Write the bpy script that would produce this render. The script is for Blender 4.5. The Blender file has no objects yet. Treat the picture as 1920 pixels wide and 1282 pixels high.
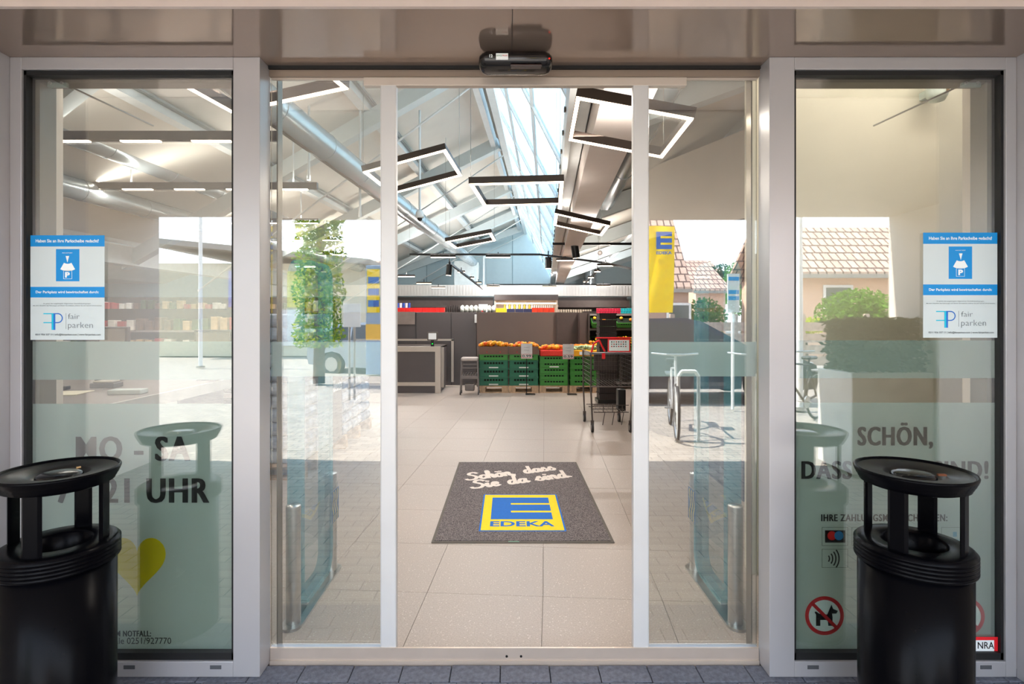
import bpy, bmesh, math, random
from mathutils import Vector, Matrix, Euler
import numpy as np
R = random.Random(7)
C = bpy.context.scene.collection
PI = math.pi
F, CX, CY, H = 1010.0, 953.0, 599.0, 1.42
def px(x, y, Y):
    return Vector(((x-CX)/F*Y, Y, H-(y-CY)/F*Y))
# ---------------------------------------------------------------- camera
cam_d = bpy.data.cameras.new('camera'); cam = bpy.data.objects.new('camera', cam_d); C.objects.link(cam)
cam.location = (0, 0, H); cam.rotation_euler = (PI/2, 0, 0)
cam_d.sensor_width = 36; cam_d.lens = F/1920*36
cam_d.shift_x = 7/1920; cam_d.shift_y = -42/1920
cam_d.clip_start = 0.05; cam_d.clip_end = 500
bpy.context.scene.camera = cam
# ---------------------------------------------------------------- world, sun, exposure
w = bpy.data.worlds.new('sky'); bpy.context.scene.world = w; w.use_nodes = True
nt = w.node_tree; nt.nodes.clear()
wo = nt.nodes.new('ShaderNodeOutputWorld'); bg = nt.nodes.new('ShaderNodeBackground')
tc = nt.nodes.new('ShaderNodeTexCoord'); sp = nt.nodes.new('ShaderNodeSeparateXYZ'); cr = nt.nodes.new('ShaderNodeValToRGB')
nt.links.new(tc.outputs['Generated'], sp.inputs[0]); nt.links.new(sp.outputs['Z'], cr.inputs[0])
cr.color_ramp.elements[0].position = 0.0; cr.color_ramp.elements[0].color = (0.93, 0.96, 1.0, 1)
cr.color_ramp.elements[1].position = 0.9; cr.color_ramp.elements[1].color = (0.42, 0.62, 0.95, 1)
nt.links.new(cr.outputs[0], bg.inputs[0]); bg.inputs[1].default_value = 5.2
nt.links.new(bg.outputs[0], wo.inputs[0])
sun_d = bpy.data.lights.new('sun', 'SUN'); sun_d.energy = 20; sun_d.angle = 0.01; sun_d.color = (1, 0.95, 0.87)
sun = bpy.data.objects.new('sun', sun_d); C.objects.link(sun)
sun.rotation_euler = Vector((0.8, 0.1, -1.0)).to_track_quat('-Z', 'Y').to_euler(); sun.location = (-20, -10, 30)
vs = bpy.context.scene.view_settings
bpy.context.scene.display_settings.display_device = 'sRGB'
vs.view_transform = 'Standard'; vs.look = 'None'; vs.exposure = 0.3; vs.gamma = 1.0; vs.use_curve_mapping = False
cyc = bpy.context.scene.cycles
cyc.max_bounces = 14; cyc.diffuse_bounces = 4; cyc.glossy_bounces = 5; cyc.transmission_bounces = 6
cyc.transparent_max_bounces = 24; cyc.sample_clamp_indirect = 6; cyc.use_denoising = True
LED_POWER = 1.0
UP_POWER = 1.0
# ---------------------------------------------------------------- helpers
def lin(c):
    r = []
    for v in c:
        v /= 255.0
        r.append(v/12.92 if v <= 0.04045 else ((v+0.055)/1.055)**2.4)
    return (*r, 1)
MATS = {}
def mat(name, col, rough=0.5, metal=0.0, mott=0.04, scale=8.0, bump=0.0, bscale=60.0, spec=0.5, emit=None, es=0.0, coat=0.0, kind=None):
    if name in MATS: return MATS[name]
    m = bpy.data.materials.new(name); m.use_nodes = True; n = m.node_tree; b = n.nodes['Principled BSDF']
    b.inputs['Roughness'].default_value = rough; b.inputs['Metallic'].default_value = metal
    b.inputs['Specular IOR Level'].default_value = spec; b.inputs['Coat Weight'].default_value = coat
    c = lin(col); b.inputs['Base Color'].default_value = c
    if mott > 0:
        t = n.nodes.new('ShaderNodeTexCoord'); no = n.nodes.new('ShaderNodeTexNoise'); no.inputs['Scale'].default_value = scale; no.inputs['Detail'].default_value = 4
        rp = n.nodes.new('ShaderNodeValToRGB')
        rp.color_ramp.elements[0].position = 0.3; rp.color_ramp.elements[1].position = 0.7
        rp.color_ramp.elements[0].color = (*[v*(1-mott*2) for v in c[:3]], 1)
        rp.color_ramp.elements[1].color = (*[min(1, v*(1+mott*2)) for v in c[:3]], 1)
        n.links.new(t.outputs['Object'], no.inputs['Vector']); n.links.new(no.outputs['Fac'], rp.inputs[0]); n.links.new(rp.outputs[0], b.inputs['Base Color'])
    if bump > 0:
        t2 = n.nodes.new('ShaderNodeTexCoord'); n2 = n.nodes.new('ShaderNodeTexNoise'); n2.inputs['Scale'].default_value = bscale
        bu = n.nodes.new('ShaderNodeBump'); bu.inputs['Strength'].default_value = bump; bu.inputs['Distance'].default_value = 0.01
        n.links.new(t2.outputs['Object'], n2.inputs['Vector']); n.links.new(n2.outputs['Fac'], bu.inputs['Height']); n.links.new(bu.outputs[0], b.inputs['Normal'])
    if emit is not None:
        b.inputs['Emission Color'].default_value = lin(emit); b.inputs['Emission Strength'].default_value = es
    MATS[name] = m; return m
def glass_mat(name, refl, tint, rough=0.0, film=0.0, filmcol=(200, 210, 205), fres=0.6):
    """thin architectural glass: transparent + mirror reflection, optionally frosted with a milky film"""
    m = bpy.data.materials.new(name); m.use_nodes = True; n = m.node_tree; n.nodes.clear()
    o = n.nodes.new('ShaderNodeOutputMaterial'); mx = n.nodes.new('ShaderNodeMixShader'); tr = n.nodes.new('ShaderNodeBsdfTransparent'); gl = n.nodes.new('ShaderNodeBsdfGlossy')
    tr.inputs[0].default_value = (*tint, 1); gl.inputs['Roughness'].default_value = rough; gl.inputs['Color'].default_value = (1, 1, 1, 1)
    lw = n.nodes.new('ShaderNodeLayerWeight'); lw.inputs['Blend'].default_value = 0.25
    ma = n.nodes.new('ShaderNodeMath'); ma.operation = 'MULTIPLY_ADD'; ma.inputs[1].default_value = fres; ma.inputs[2].default_value = refl; ma.use_clamp = True
    n.links.new(lw.outputs['Fresnel'], ma.inputs[0]); n.links.new(ma.outputs[0], mx.inputs[0])
    n.links.new(gl.outputs[0], mx.inputs[2]); n.links.new(mx.outputs[0], o.inputs[0])
    if film > 0:
        m2 = n.nodes.new('ShaderNodeMixShader'); m2.inputs[0].default_value = film
        d = n.nodes.new('ShaderNodeBsdfDiffuse'); t = n.nodes.new('ShaderNodeBsdfTranslucent'); m3 = n.nodes.new('ShaderNodeMixShader'); m3.inputs[0].default_value = 0.5
        d.inputs[0].default_value = lin(filmcol); t.inputs[0].default_value = lin(filmcol)
        n.links.new(d.outputs[0], m3.inputs[1]); n.links.new(t.outputs[0], m3.inputs[2])
        n.links.new(tr.outputs[0], m2.inputs[1]); n.links.new(m3.outputs[0], m2.inputs[2]); n.links.new(m2.outputs[0], mx.inputs[1])
    else:
        n.links.new(tr.outputs[0], mx.inputs[1])
    return m
def emis(name, col, s):
    if name in MATS: return MATS[name]
    m = bpy.data.materials.new(name); m.use_nodes = True; n = m.node_tree; n.nodes.clear()
    o = n.nodes.new('ShaderNodeOutputMaterial'); e = n.nodes.new('ShaderNodeEmission'); e.inputs[0].default_value = lin(col); e.inputs[1].default_value = s
    n.links.new(e.outputs[0], o.inputs[0]); MATS[name] = m; return m

NTH = ['first', 'second', 'third', 'fourth', 'fifth', 'sixth', 'seventh', 'eighth', 'ninth', 'tenth', 'eleventh', 'twelfth', 'thirteenth', 'fourteenth', 'fifteenth', 'sixteenth']
class MB:
    def __init__(s): s.v = []; s.f = []; s.mi = []; s.sm = []; s.cur = 0
    def add(s, vs_, fs, smooth=False):
        o = len(s.v); s.v += [tuple(v) for v in vs_]
        for f in fs: s.f.append([o+i for i in f]); s.mi.append(s.cur); s.sm.append(smooth)
    def box(s, x0, x1, y0, y1, z0, z1, bev=0.0):
        if x0 > x1: x0, x1 = x1, x0
        if y0 > y1: y0, y1 = y1, y0
        if z0 > z1: z0, z1 = z1, z0
        if bev <= 0:
            v = [(x, y, z) for z in (z0, z1) for y in (y0, y1) for x in (x0, x1)]
            s.add(v, [(0, 2, 3, 1), (4, 5, 7, 6), (0, 1, 5, 4), (2, 6, 7, 3), (0, 4, 6, 2), (1, 3, 7, 5)])
        else:
            bm = bmesh.new(); bmesh.ops.create_cube(bm, size=1)
            for q in bm.verts: q.co = Vector(((x0+x1)/2+q.co.x*(x1-x0), (y0+y1)/2+q.co.y*(y1-y0), (z0+z1)/2+q.co.z*(z1-z0)))
            b = min(bev, (x1-x0)*.45, (y1-y0)*.45, (z1-z0)*.45)
            bmesh.ops.bevel(bm, geom=list(bm.edges), offset=b, segments=2, affect='EDGES', profile=0.5)
            bm.verts.index_update()
            s.add([q.co[:] for q in bm.verts], [[q.index for q in f.verts] for f in bm.faces]); bm.free()
        return s
    def bar(s, a, b, w_, h_, up=(0, 0, 1)):
        a = Vector(a); b = Vector(b); d = (b-a).normalized(); u = Vector(up)
        if abs(d.dot(u)) > 0.99: u = Vector((0, 1, 0))
        r = d.cross(u).normalized(); u = r.cross(d).normalized()
        v = []
        for p in (a, b):
            for i, j in ((-1, -1), (1, -1), (1, 1), (-1, 1)): v.append(p+r*i*w_/2+u*j*h_/2)
        s.add(v, [(0, 1, 2, 3), (7, 6, 5, 4), (0, 4, 5, 1), (1, 5, 6, 2), (2, 6, 7, 3), (3, 7, 4, 0)]); return s
    def cyl(s, a, b, r, n=12, r2=None, cap=True):
        a = Vector(a); b = Vector(b); d = (b-a).normalized(); r2 = r if r2 is None else r2
        u = d.orthogonal().normalized(); w2 = d.cross(u)
        v = [a+(u*math.cos(2*PI*i/n)+w2*math.sin(2*PI*i/n))*r for i in range(n)]+[b+(u*math.cos(2*PI*i/n)+w2*math.sin(2*PI*i/n))*r2 for i in range(n)]
        s.add(v, [(i, (i+1) % n, n+(i+1) % n, n+i) for i in range(n)], True)
        if cap: s.add(v, [tuple(range(n-1, -1, -1)), tuple(range(n, 2*n))])
        return s
    def path(s, pts, r, n=6):
        for a, b in zip(pts[:-1], pts[1:]): s.cyl(a, b, r, n)
        return s
    def lathe(s, prof, c=(0, 0, 0), n=48):
        v = []; k = len(prof)
        for i in range(n):
            a = 2*PI*i/n
            for r, z in prof: v.append((c[0]+r*math.cos(a), c[1]+r*math.sin(a), c[2]+z))
        s.add(v, [(i*k+j, ((i+1) % n)*k+j, ((i+1) % n)*k+j+1, i*k+j+1) for i in range(n) for j in range(k-1)], True); return s
    def ring(s, c, axis, r, t, n=24, m=6):
        c = Vector(c); ax = Vector(axis).normalized(); u = ax.orthogonal().normalized(); w2 = ax.cross(u)
        v = []
        for i in range(n):
            a = 2*PI*i/n; d = u*math.cos(a)+w2*math.sin(a)
            for j in range(m):
                b = 2*PI*j/m; v.append(c+d*(r+t*math.cos(b))+ax*t*math.sin(b))
        s.add(v, [(i*m+j, ((i+1) % n)*m+j, ((i+1) % n)*m+(j+1) % m, i*m+(j+1) % m) for i in range(n) for j in range(m)], True); return s
    def prism(s, poly, axis, a0, a1):
        """poly in the two remaining axes, extruded along axis (0,1,2)"""
        def mk(p, t):
            l = [p[0], p[1]]; l.insert(axis, t); return tuple(l)
        n = len(poly); v = [mk(p, a0) for p in poly]+[mk(p, a1) for p in poly]
        s.add(v, [(i, (i+1) % n, n+(i+1) % n, n+i) for i in range(n)]+[tuple(range(n-1, -1, -1)), tuple(range(n, 2*n))]); return s
    def ico(s, c, r, sub=1, sc=(1, 1, 1)):
        bm = bmesh.new(); bmesh.ops.create_icosphere(bm, subdivisions=sub, radius=r)
        s.add([(c[0]+q.co.x*sc[0], c[1]+q.co.y*sc[1], c[2]+q.co.z*sc[2]) for q in bm.verts], [[q.index for q in f.verts] for f in bm.faces], True); bm.free(); return s
    def mesh(s, name, mats):
        me = bpy.data.meshes.new(name); me.from_pydata(s.v, [], s.f)
        if not isinstance(mats, (list, tuple)): mats = [mats]
        for m in mats: me.materials.append(m)
        me.polygons.foreach_set('material_index', s.mi); me.polygons.foreach_set('use_smooth', s.sm)
        bm = bmesh.new(); bm.from_mesh(me); bmesh.ops.recalc_face_normals(bm, faces=bm.faces); bm.to_mesh(me); bm.free()
        me.update(); return me
    def build(s, name, mats, parent=None, loc=None):
        o = bpy.data.objects.new(name, s.mesh(name, mats)); C.objects.link(o)
        if parent is not None: o.parent = parent
        if loc is not None: o.location = loc
        return o
def tag(o, label, cat, group=None):
    o['label'] = label; o['category'] = cat
    if group: o['group'] = group
    return o
def struct(o, label=None):
    o['kind'] = 'structure'
    if label: o['label'] = label
    return o
def thing(name, label, cat, loc=(0, 0, 0), rz=0, group=None):
    o = bpy.data.objects.new(name, None); C.objects.link(o); o.location = loc; o.rotation_euler = (0, 0, rz); o.empty_display_size = 0.05
    return tag(o, label, cat, group)
def sgroup(name, label=None, loc=(0, 0, 0)):
    o = bpy.data.objects.new(name, None); C.objects.link(o); o.location = loc; return struct(o, label)
def dup(o, loc, rz=None, label=None, name=None):
    r = o.copy(); C.objects.link(r); r.location = loc
    if rz is not None: r.rotation_euler = (0, 0, rz)
    if label: r['label'] = label
    for ch in list(o.children):
        c = ch.copy(); C.objects.link(c); c.parent = r
        for g in list(ch.children):
            d = g.copy(); C.objects.link(d); d.parent = c
    return r
def textobj(name, s, x0, x1, z0, z1, y, m, parent=None, bold=0.0, mode='front', shear=0.0, smear=0.0, xdir=None, origin=None):
    """lettering fitted to a rectangle. mode front: in XZ plane facing -Y. mode free: origin + xdir/updir vectors"""
    cu = bpy.data.curves.new(name, 'FONT'); cu.body = s; cu.size = 1; cu.offset = bold; cu.shear = shear; cu.space_character = 1.14 if smear > 0 else 1.0; cu.resolution_u = 3
    to = bpy.data.objects.new(name, cu); C.objects.link(to)
    dg = bpy.context.evaluated_depsgraph_get(); me = bpy.data.meshes.new_from_object(to.evaluated_get(dg)); bpy.data.objects.remove(to)
    co = np.empty(len(me.vertices)*3); me.vertices.foreach_get('co', co); co = co.reshape(-1, 3)
    mn = co.min(0); mx_ = co.max(0); u = (co[:, 0]-mn[0])/(mx_[0]-mn[0]); v = (co[:, 1]-mn[1])/(mx_[1]-mn[1])
    if mode == 'front':
        out = np.stack([x0+u*(x1-x0), np.full(len(u), y), z0+v*(z1-z0)], 1)
    else:
        ox, ux, vx = [np.array(t) for t in origin]
        out = ox+u[:, None]*ux+v[:, None]*vx
    me.vertices.foreach_set('co', out.astype(np.float32).ravel())
    if smear > 0:
        bm = bmesh.new(); bm.from_mesh(me)
        for d_, e_ in ((-smear/2, .0001), (-smear/6, .0002), (smear/6, .0003), (smear/2, .0004)):
            t_ = bmesh.new(); t_.from_mesh(me); bmesh.ops.translate(t_, verts=t_.verts, vec=(d_, -e_, 0)); tm_ = bpy.data.meshes.new('t'); t_.to_mesh(tm_); t_.free(); bm.from_mesh(tm_); bpy.data.meshes.remove(tm_)
        bm.to_mesh(me); bm.free()
    me.update(); me.materials.clear(); me.materials.append(m); me.update(); me.name = name
    o = bpy.data.objects.new(name, me); C.objects.link(o)
    if parent: o.parent = parent
    return o
def foliage(name, m, n, fn, size, parent=None, seed=1):
    rs = np.random.RandomState(seed); P = fn(rs, n); a = rs.normal(size=(n, 3)); b = rs.normal(size=(n, 3))
    a /= np.linalg.norm(a, axis=1)[:, None]; b -= a*(a*b).sum(1)[:, None]; b /= np.linalg.norm(b, axis=1)[:, None]
    s = size*(0.6+0.8*rs.rand(n, 1)); V = np.stack([P-a*s, P-b*s*.5, P+a*s, P+b*s*.5], 1).reshape(-1, 3)
    me = bpy.data.meshes.new(name); me.from_pydata(V.tolist(), [], [(4*i, 4*i+1, 4*i+2, 4*i+3) for i in range(n)]); me.materials.append(m)
    o = bpy.data.objects.new(name, me); C.objects.link(o)
    if parent: o.parent = parent
    o['kind'] = 'stuff'
    return o

# ---------------------------------------------------------------- materials
frame_m = mat('painted_aluminium', (178, 176, 178), 0.32, 0.35, 0.01, 3)
steel_m = mat('brushed_steel', (190, 190, 186), 0.28, 0.95, 0.03, 30)
soffit_m = mat('satin_bronze_sheet', (150, 133, 122), 0.1, 0.5, 0.01, 3)
trim_m = mat('light_trim', (205, 190, 183), 0.35, 0.2, 0.01)
gasket_m = mat('black_rubber', (14, 14, 15), 0.6, 0, 0)
darkframe_m = mat('dark_inner_frame', (70, 66, 60), 0.4, 0.3, 0.02)
white_m = mat('white_paint', (226, 226, 222), 0.5, 0, 0.02)
whitesteel_m = mat('white_steelwork', (214, 217, 216), 0.4, 0, 0.02)
ceil_m = mat('ceiling_board', (216, 210, 200), 0.7, 0, 0.02, 2)
wallin_m = mat('interior_plaster', (222, 208, 192), 0.7, 0, 0.02, 2)
recess_m = mat('recess_render', (214, 204, 192), 0.6, 0, 0.02, 2, 0.1, 80)
can_m = mat('black_powder_coat', (5, 5, 8), 0.27, 0.0, 0.02, 40, spec=0.07)
canplate_m = mat('dusty_black_plate', (18, 17, 16), 0.36, 0.0, 0.12, 25, spec=0.4)
black_m = mat('black_plastic', (10, 10, 11), 0.35, 0, 0)
blackbar_m = mat('dark_bronze_extrusion', (62, 52, 46), 0.5, 0.3, 0.02)
ledw = emis('warm_white_led', (255, 226, 196), 9.0)
glass_m = glass_mat('clear_glass', 0.13, (0.955, 0.975, 0.965))
film_m = glass_mat('frosted_film', 0.0, (0.9, 0.97, 0.94), 0.0, 0.72, (176, 190, 184), 0.0)
film2_m = glass_mat('frosted_film_door', 0.0, (0.9, 0.97, 0.96), 0.0, 0.55, (190, 206, 204), 0.0)
letter_m = mat('black_lettering', (12, 10, 10), 0.5, 0, 0)
tex_white = mat('print_white', (238, 243, 243), 0.5, 0, 0)
print_blue = mat('print_blue', (0, 140, 214), 0.5, 0, 0)
print_cyan = mat('print_cyan', (10, 190, 220), 0.5, 0, 0)
print_royal = mat('print_royal', (28, 110, 200), 0.5, 0, 0)
print_grey = mat('print_grey', (110, 120, 126), 0.5, 0, 0)
print_red = mat('print_red', (196, 40, 34), 0.5, 0, 0)
print_olive = mat('heart_print', (186, 176, 0), 0.6, 0, 0)
yellow_m = mat('logo_yellow', (250, 208, 0), 0.8, 0, 0.03, 60)
logoblue_m = mat('logo_blue', (0, 100, 186), 0.8, 0, 0.03, 60)
cream_m = mat('mat_lettering_cream', (226, 214, 204), 0.9, 0, 0.03, 60)

# ---------------------------------------------------------------- GROUND and PAVERS (outside)
def paving_mat():
    m = bpy.data.materials.new('concrete_paving'); m.use_nodes = True; n = m.node_tree; b = n.nodes['Principled BSDF']
    t = n.nodes.new('ShaderNodeTexCoord'); br = n.nodes.new('ShaderNodeTexBrick'); br.inputs['Scale'].default_value = 1.0
    br.inputs['Brick Width'].default_value = 0.2; br.inputs['Row Height'].default_value = 0.1; br.inputs['Mortar Size'].default_value = 0.004
    br.inputs['Color1'].default_value = lin((168, 158, 146)); br.inputs['Color2'].default_value = lin((150, 141, 131)); br.inputs['Mortar'].default_value = lin((70, 66, 60))
    n.links.new(t.outputs['Object'], br.inputs['Vector']); n.links.new(br.outputs['Color'], b.inputs['Base Color']); b.inputs['Roughness'].default_value = 0.85
    return m
pav_m = paving_mat()
paver_m = mat('grey_paver', (98, 101, 112), 0.85, 0, 0.16, 45, 0.5, 160)
g = MB(); g.box(-60, 60, -90, 1.8, -0.3, -0.035); ground = struct(g.build('ground', pav_m), 'sunlit grey block paving of the forecourt')
# paving strip in front of the doors: each paver its own piece
pme = MB(); pme.box(-0.0985, 0.0985, -0.0505, 0.0505, -0.06, 0, 0.004); pmesh = pme.mesh('paver', paver_m)
pme2 = MB(); pme2.box(-0.0485, 0.0485, -0.0505, 0.0505, -0.06, 0, 0.004); pmesh2 = pme2.mesh('paver', paver_m)
yb = MB(); yb.box(-2.2, 2.25, 1.8, 2.24, -0.3, -0.045); struct(yb.build('ground_bed', mat('joint_sand', (52, 50, 48), 0.95)), 'dark sand bed under the pavers')
for row in range(4):
    yc = 2.166-row*0.1045; half = row % 2 == 1
    wdt = 0.1 if half else 0.2
    x = -2.1+(0.03 if half else 0.0)+0.068
    while x < 2.15:
        o = bpy.data.objects.new('paver', pmesh2 if half else pmesh); C.objects.link(o); o.parent = ground
        o.location = (x+wdt/2, yc, R.uniform(-0.003, 0.0)); o.rotation_euler = (R.uniform(-.006, .006), R.uniform(-.006, .006), 0); x += wdt
# ---------------------------------------------------------------- interior FLOOR tiles
def tile_mat():
    m = bpy.data.materials.new('terrazzo_tile'); m.use_nodes = True; n = m.node_tree; b = n.nodes['Principled BSDF']
    t = n.nodes.new('ShaderNodeTexCoord'); vo = n.nodes.new('ShaderNodeTexVoronoi'); vo.inputs['Scale'].default_value = 55
    gm = n.nodes.new('ShaderNodeNewGeometry')
    rp = n.nodes.new('ShaderNodeValToRGB'); rp.color_ramp.elements[0].position = 0.0; rp.color_ramp.elements[0].color = lin((226, 219, 210))
    rp.color_ramp.elements[1].position = 0.2; rp.color_ramp.elements[1].color = lin((170, 157, 147))
    no = n.nodes.new('ShaderNodeTexNoise'); no.inputs['Scale'].default_value = 140; no.inputs['Detail'].default_value = 3
    mx = n.nodes.new('ShaderNodeMix'); mx.data_type = 'RGBA'; mx.blend_type = 'OVERLAY'; mx.inputs['Factor'].default_value = 0.35
    n.links.new(gm.outputs['Position'], vo.inputs['Vector']); n.links.new(gm.outputs['Position'], no.inputs['Vector'])
    n.links.new(vo.outputs['Distance'], rp.inputs[0]); n.links.new(rp.outputs[0], mx.inputs['A']); n.links.new(no.outputs['Fac'], mx.inputs['B'])
    n.links.new(mx.outputs['Result'], b.inputs['Base Color']); b.inputs['Roughness'].default_value = 0.42
    return m
tile_m = tile_mat()
fl = MB(); fl.box(-24, 12, 2.235, 26, -0.3, -0.006); floor = struct(fl.build('floor', mat('tile_grout', (120, 110, 102), 0.8)), 'beige stone tile floor of the shop')
th = 0.067; ux = Vector((math.cos(th), -math.sin(th), 0)); uy = Vector((math.sin(th), math.cos(th), 0)); org = Vector((-0.4223, 2.803, 0)); T = 0.602
tm = MB(); tm.box(-T/2+.0012, T/2-.0012, -T/2+.0012, T/2-.0012, -0.006, 0); tmesh = tm.mesh('tile', tile_m)
cnt = 0
for i in range(-9, 9):
    for j in range(-1, 16):
        c = org+ux*(i+.5)*T+uy*(j+.5)*T
        if c.y < 2.3 or c.y > 12.0 or abs(c.x) > 0.62*c.y+0.9 : continue
        if c.y < 2.62:  # first row is cut by the threshold
            k = tm2 = MB()
            pts = [c+ux*sx*(T/2-.0012)+uy*sy*(T/2-.0012) for sx, sy in ((-1, -1), (1, -1), (1, 1), (-1, 1))]
            pts = [(p.x, max(p.y, 2.262)) for p in pts]
            k.prism(pts, 2, -0.006, 0); k.build('tile', tile_m, floor); continue
        o = bpy.data.objects.new('tile', tmesh); C.objects.link(o); o.parent = floor; o.location = c; o.rotation_euler = (0, 0, -th); cnt += 1
rest = MB()
# the floor beyond the single tiles
m_rest = mat('terrazzo_far', (176, 163, 152), 0.42, 0, 0.05, 30)
rest.box(-24, 12, 12.0, 26, -0.005, -0.001); rest.box(-24, -6.9, 2.3, 12, -0.005, -0.001); rest.box(6.9, 12, 2.3, 12, -0.005, -0.001)
rr = rest.build('distant_tiling', m_rest, floor); rr['kind'] = 'stuff'

# ---------------------------------------------------------------- RECESS outside (reflected in the glass)
s = MB(); s.box(-3.65, 3.98, -1.3, 1.8, 2.49, 2.7); s.box(-12, 14, -1.3, 1.8, 2.7, 4.2)
struct(s.build('ceiling_recess', recess_m), 'pale soffit of the entrance recess')
for k in range(3):
    pass
s = MB(); s.box(-4.2, -3.65, -1.3, 1.8, -0.1, 2.7); struct(s.build('wall_recess_left', recess_m), 'rendered side wall of the entrance recess')
s = MB(); s.box(3.98, 4.55, -1.3, 1.8, -0.1, 2.7); struct(s.build('wall_recess_right', recess_m), 'rendered opposite side wall of the recess')
s = MB(); s.box(-4.2, -2.03, 1.8, 2.3, -0.1, 2.7); s.box(2.07, 4.55, 1.8, 2.3, -0.1, 2.7); s.box(-2.03, 2.07, 1.95, 2.3, 2.49, 2.7)
struct(s.build('wall_front', recess_m), 'rendered front wall around the glazed entrance')
s = MB(); s.box(-24, 12, 2.3, 2.42, 2.57, 7); s.box(-24, -2.0, 2.3, 2.42, 0, 2.46); s.box(2.04, 12, 2.3, 2.42, 0, 2.46)
struct(s.build('wall_shopfront', wallin_m), 'inner face of the shop front wall')
# metal portal reveal
s = MB(); s.box(-1.981, 2.02, 1.803, 2.235, 2.4625, 2.482)
struct(s.build('trim_1', soffit_m), 'glossy brown metal soffit above the doors')
s = MB(); s.box(-1.998, -1.981, 1.803, 2.14, 0, 2.482); s.box(2.02, 2.037, 1.803, 2.14, 0, 2.482)
struct(s.build('trim_2', frame_m), 'side reveals of the metal portal')
s = MB(); s.box(-2.1, 2.15, 1.788, 1.803, 2.459, 2.4845); s.box(-2.1, 2.15, 1.79, 1.803, 2.4865, 2.53)
struct(s.build('trim_3', trim_m), 'pale metal edge strip above the portal')
s = MB(); s.box(-0.0012, 0.0012, 1.80, 2.2, 2.4615, 2.4625); s.build('panel_joint', mat('joint_shadow_gap', (60, 52, 48), 0.6), None, (0.014, 0, 0))
bpy.data.objects['panel_joint'].parent = bpy.data.objects['trim_1']

# ---------------------------------------------------------------- WINDOWS
YF = 2.14
def zz(y, Y=YF): return H-(y-CY)/F*Y
def xx(x, Y=YF): return (x-CX)/F*Y
def window(n, fx0, fx1, gx0, gx1, label, outer):
    W = sgroup('window_%d' % n, label)
    gt, gb, fb = zz(130), zz(1240), 0.0
    f = MB(); f.box(fx0, gx0, YF, 2.235, fb, 2.4625, .002); f.box(gx1, fx1, YF, 2.235, fb, 2.4625, .002)
    f.box(gx0, gx1, YF, 2.235, gt, 2.4625, .002); f.box(gx0, gx1, YF, 2.235, fb, gb, .002)
    f.build('window_frame', frame_m, W)
    k = MB(); t = .011
    k.box(gx0, gx0+t, 2.15, 2.19, gb, gt); k.box(gx1-t, gx1, 2.15, 2.19, gb, gt); k.box(gx0, gx1, 2.15, 2.19, gt-.018, gt); k.box(gx0, gx1, 2.15, 2.19, gb, gb+.028)
    k.build('gasket', gasket_m, W)
    k = MB()
    xo = (gx0, gx0+.03) if outer < 0 else (gx1-.03, gx1)
    k.box(*xo, 2.19, 2.27, gb, gt); k.box(gx0, gx1, 2.19, 2.25, gb, gb+.035); k.box(gx0, gx1, 2.19, 2.25, gt-.03, gt)
    k.build('inner_frame', mat('inner_frame_grey', (128, 120, 108), 0.4, .3, .02), W)
    k = MB(); k.box(gx0+.002, gx1-.002, 2.164, 2.172, gb+.002, gt-.002); k.build('pane', glass_m, W)
    return W, gx0, gx1
WL, gl0, gl1 = window(1, -1.981, -.987, xx(40), xx(437), 'fixed glass panel with opening hours beside the doors', -1)
WR, gr0, gr1 = window(2, 1.038, 2.02, xx(1490), xx(1886), 'fixed glass panel with welcome lettering and payment icons', 1)
# slots in the bottom rails
for W, xs in ((WL, (242, 404)), (WR, (1524, 1848))):
    for i, q in enumerate(xs):
        k = MB(); k.box(xx(q-10), xx(q+11), YF-.0015, YF+.001, zz(1254), zz(1247)); k.build('drain_slot', mat('slot_grey', (74, 76, 80), .6), W)
# frosted film
YG = 2.174; YT = 2.1735
for W, x0, x1, b0, b1, l0 in ((WL, xx(60, YG), gl1, 640, 712, 757), (WR, gr0, xx(1878, YG), 638, 709, 755)):
    k = MB(); k.box(x0, x1, YG+.003, YG+.004, zz(b1, YG), zz(b0, YG)); k.build('frosted_band', film_m, W)
    k = MB(); k.box(x0, x1, YG+.003, YG+.004, zz(1238, YG), zz(l0, YG)); k.build('frosted_film', film_m, W)
def T_(W, s, x0, x1, y0, y1, m=letter_m, bold=0.02, name='lettering', Y=YG, **kw):
    return textobj(name, s, xx(x0, Y), xx(x1, Y), zz(y1, Y), zz(y0, Y), Y, m, W, bold, **kw)
T_(WL, 'MO - SA', 144, 355, 818, 864, bold=.01, smear=.009)
T_(WL, '7 - 21 UHR', 108, 391, 896, 943, bold=.01, smear=.009)
T_(WL, 'IM NOTFALL:', 215, 283, 1182, 1193, bold=.01, smear=.002)
T_(WL, 'Zentrale 0251/927770', 178, 321, 1195, 1207, bold=.005)
def heart(W, cx, cy, w_, h_, Y, m, name='heart', vertical=True):
    pts = []
    for i in range(48):
        t = 2*PI*i/48
        pts.append((16*math.sin(t)**3, 13*math.cos(t)-5*math.cos(2*t)-2*math.cos(3*t)-math.cos(4*t)))
    pts = [(cx+p[0]/32*w_, cy+(p[1]+2.5)/29*h_) for p in pts]
    k = MB(); k.add([(p[0], Y, p[1]) for p in pts], [tuple(range(48))]); return k.build(name, m, W)
heart(WL, xx(257, YG), zz(1063, YG), .232, .238, YG, print_olive)
T_(WR, 'SCHÖN,', 1609, 1748, 792, 841, bold=.01, smear=.0065)
T_(WR, 'DASS SIE DA SIND!', 1504, 1852, 864, 898, bold=.01, smear=.0065)
T_(WR, 'IHRE ZAHLUNGSMÖGLICHKEITEN:', 1540, 1776, 961, 977, bold=.01, smear=.002)
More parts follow.
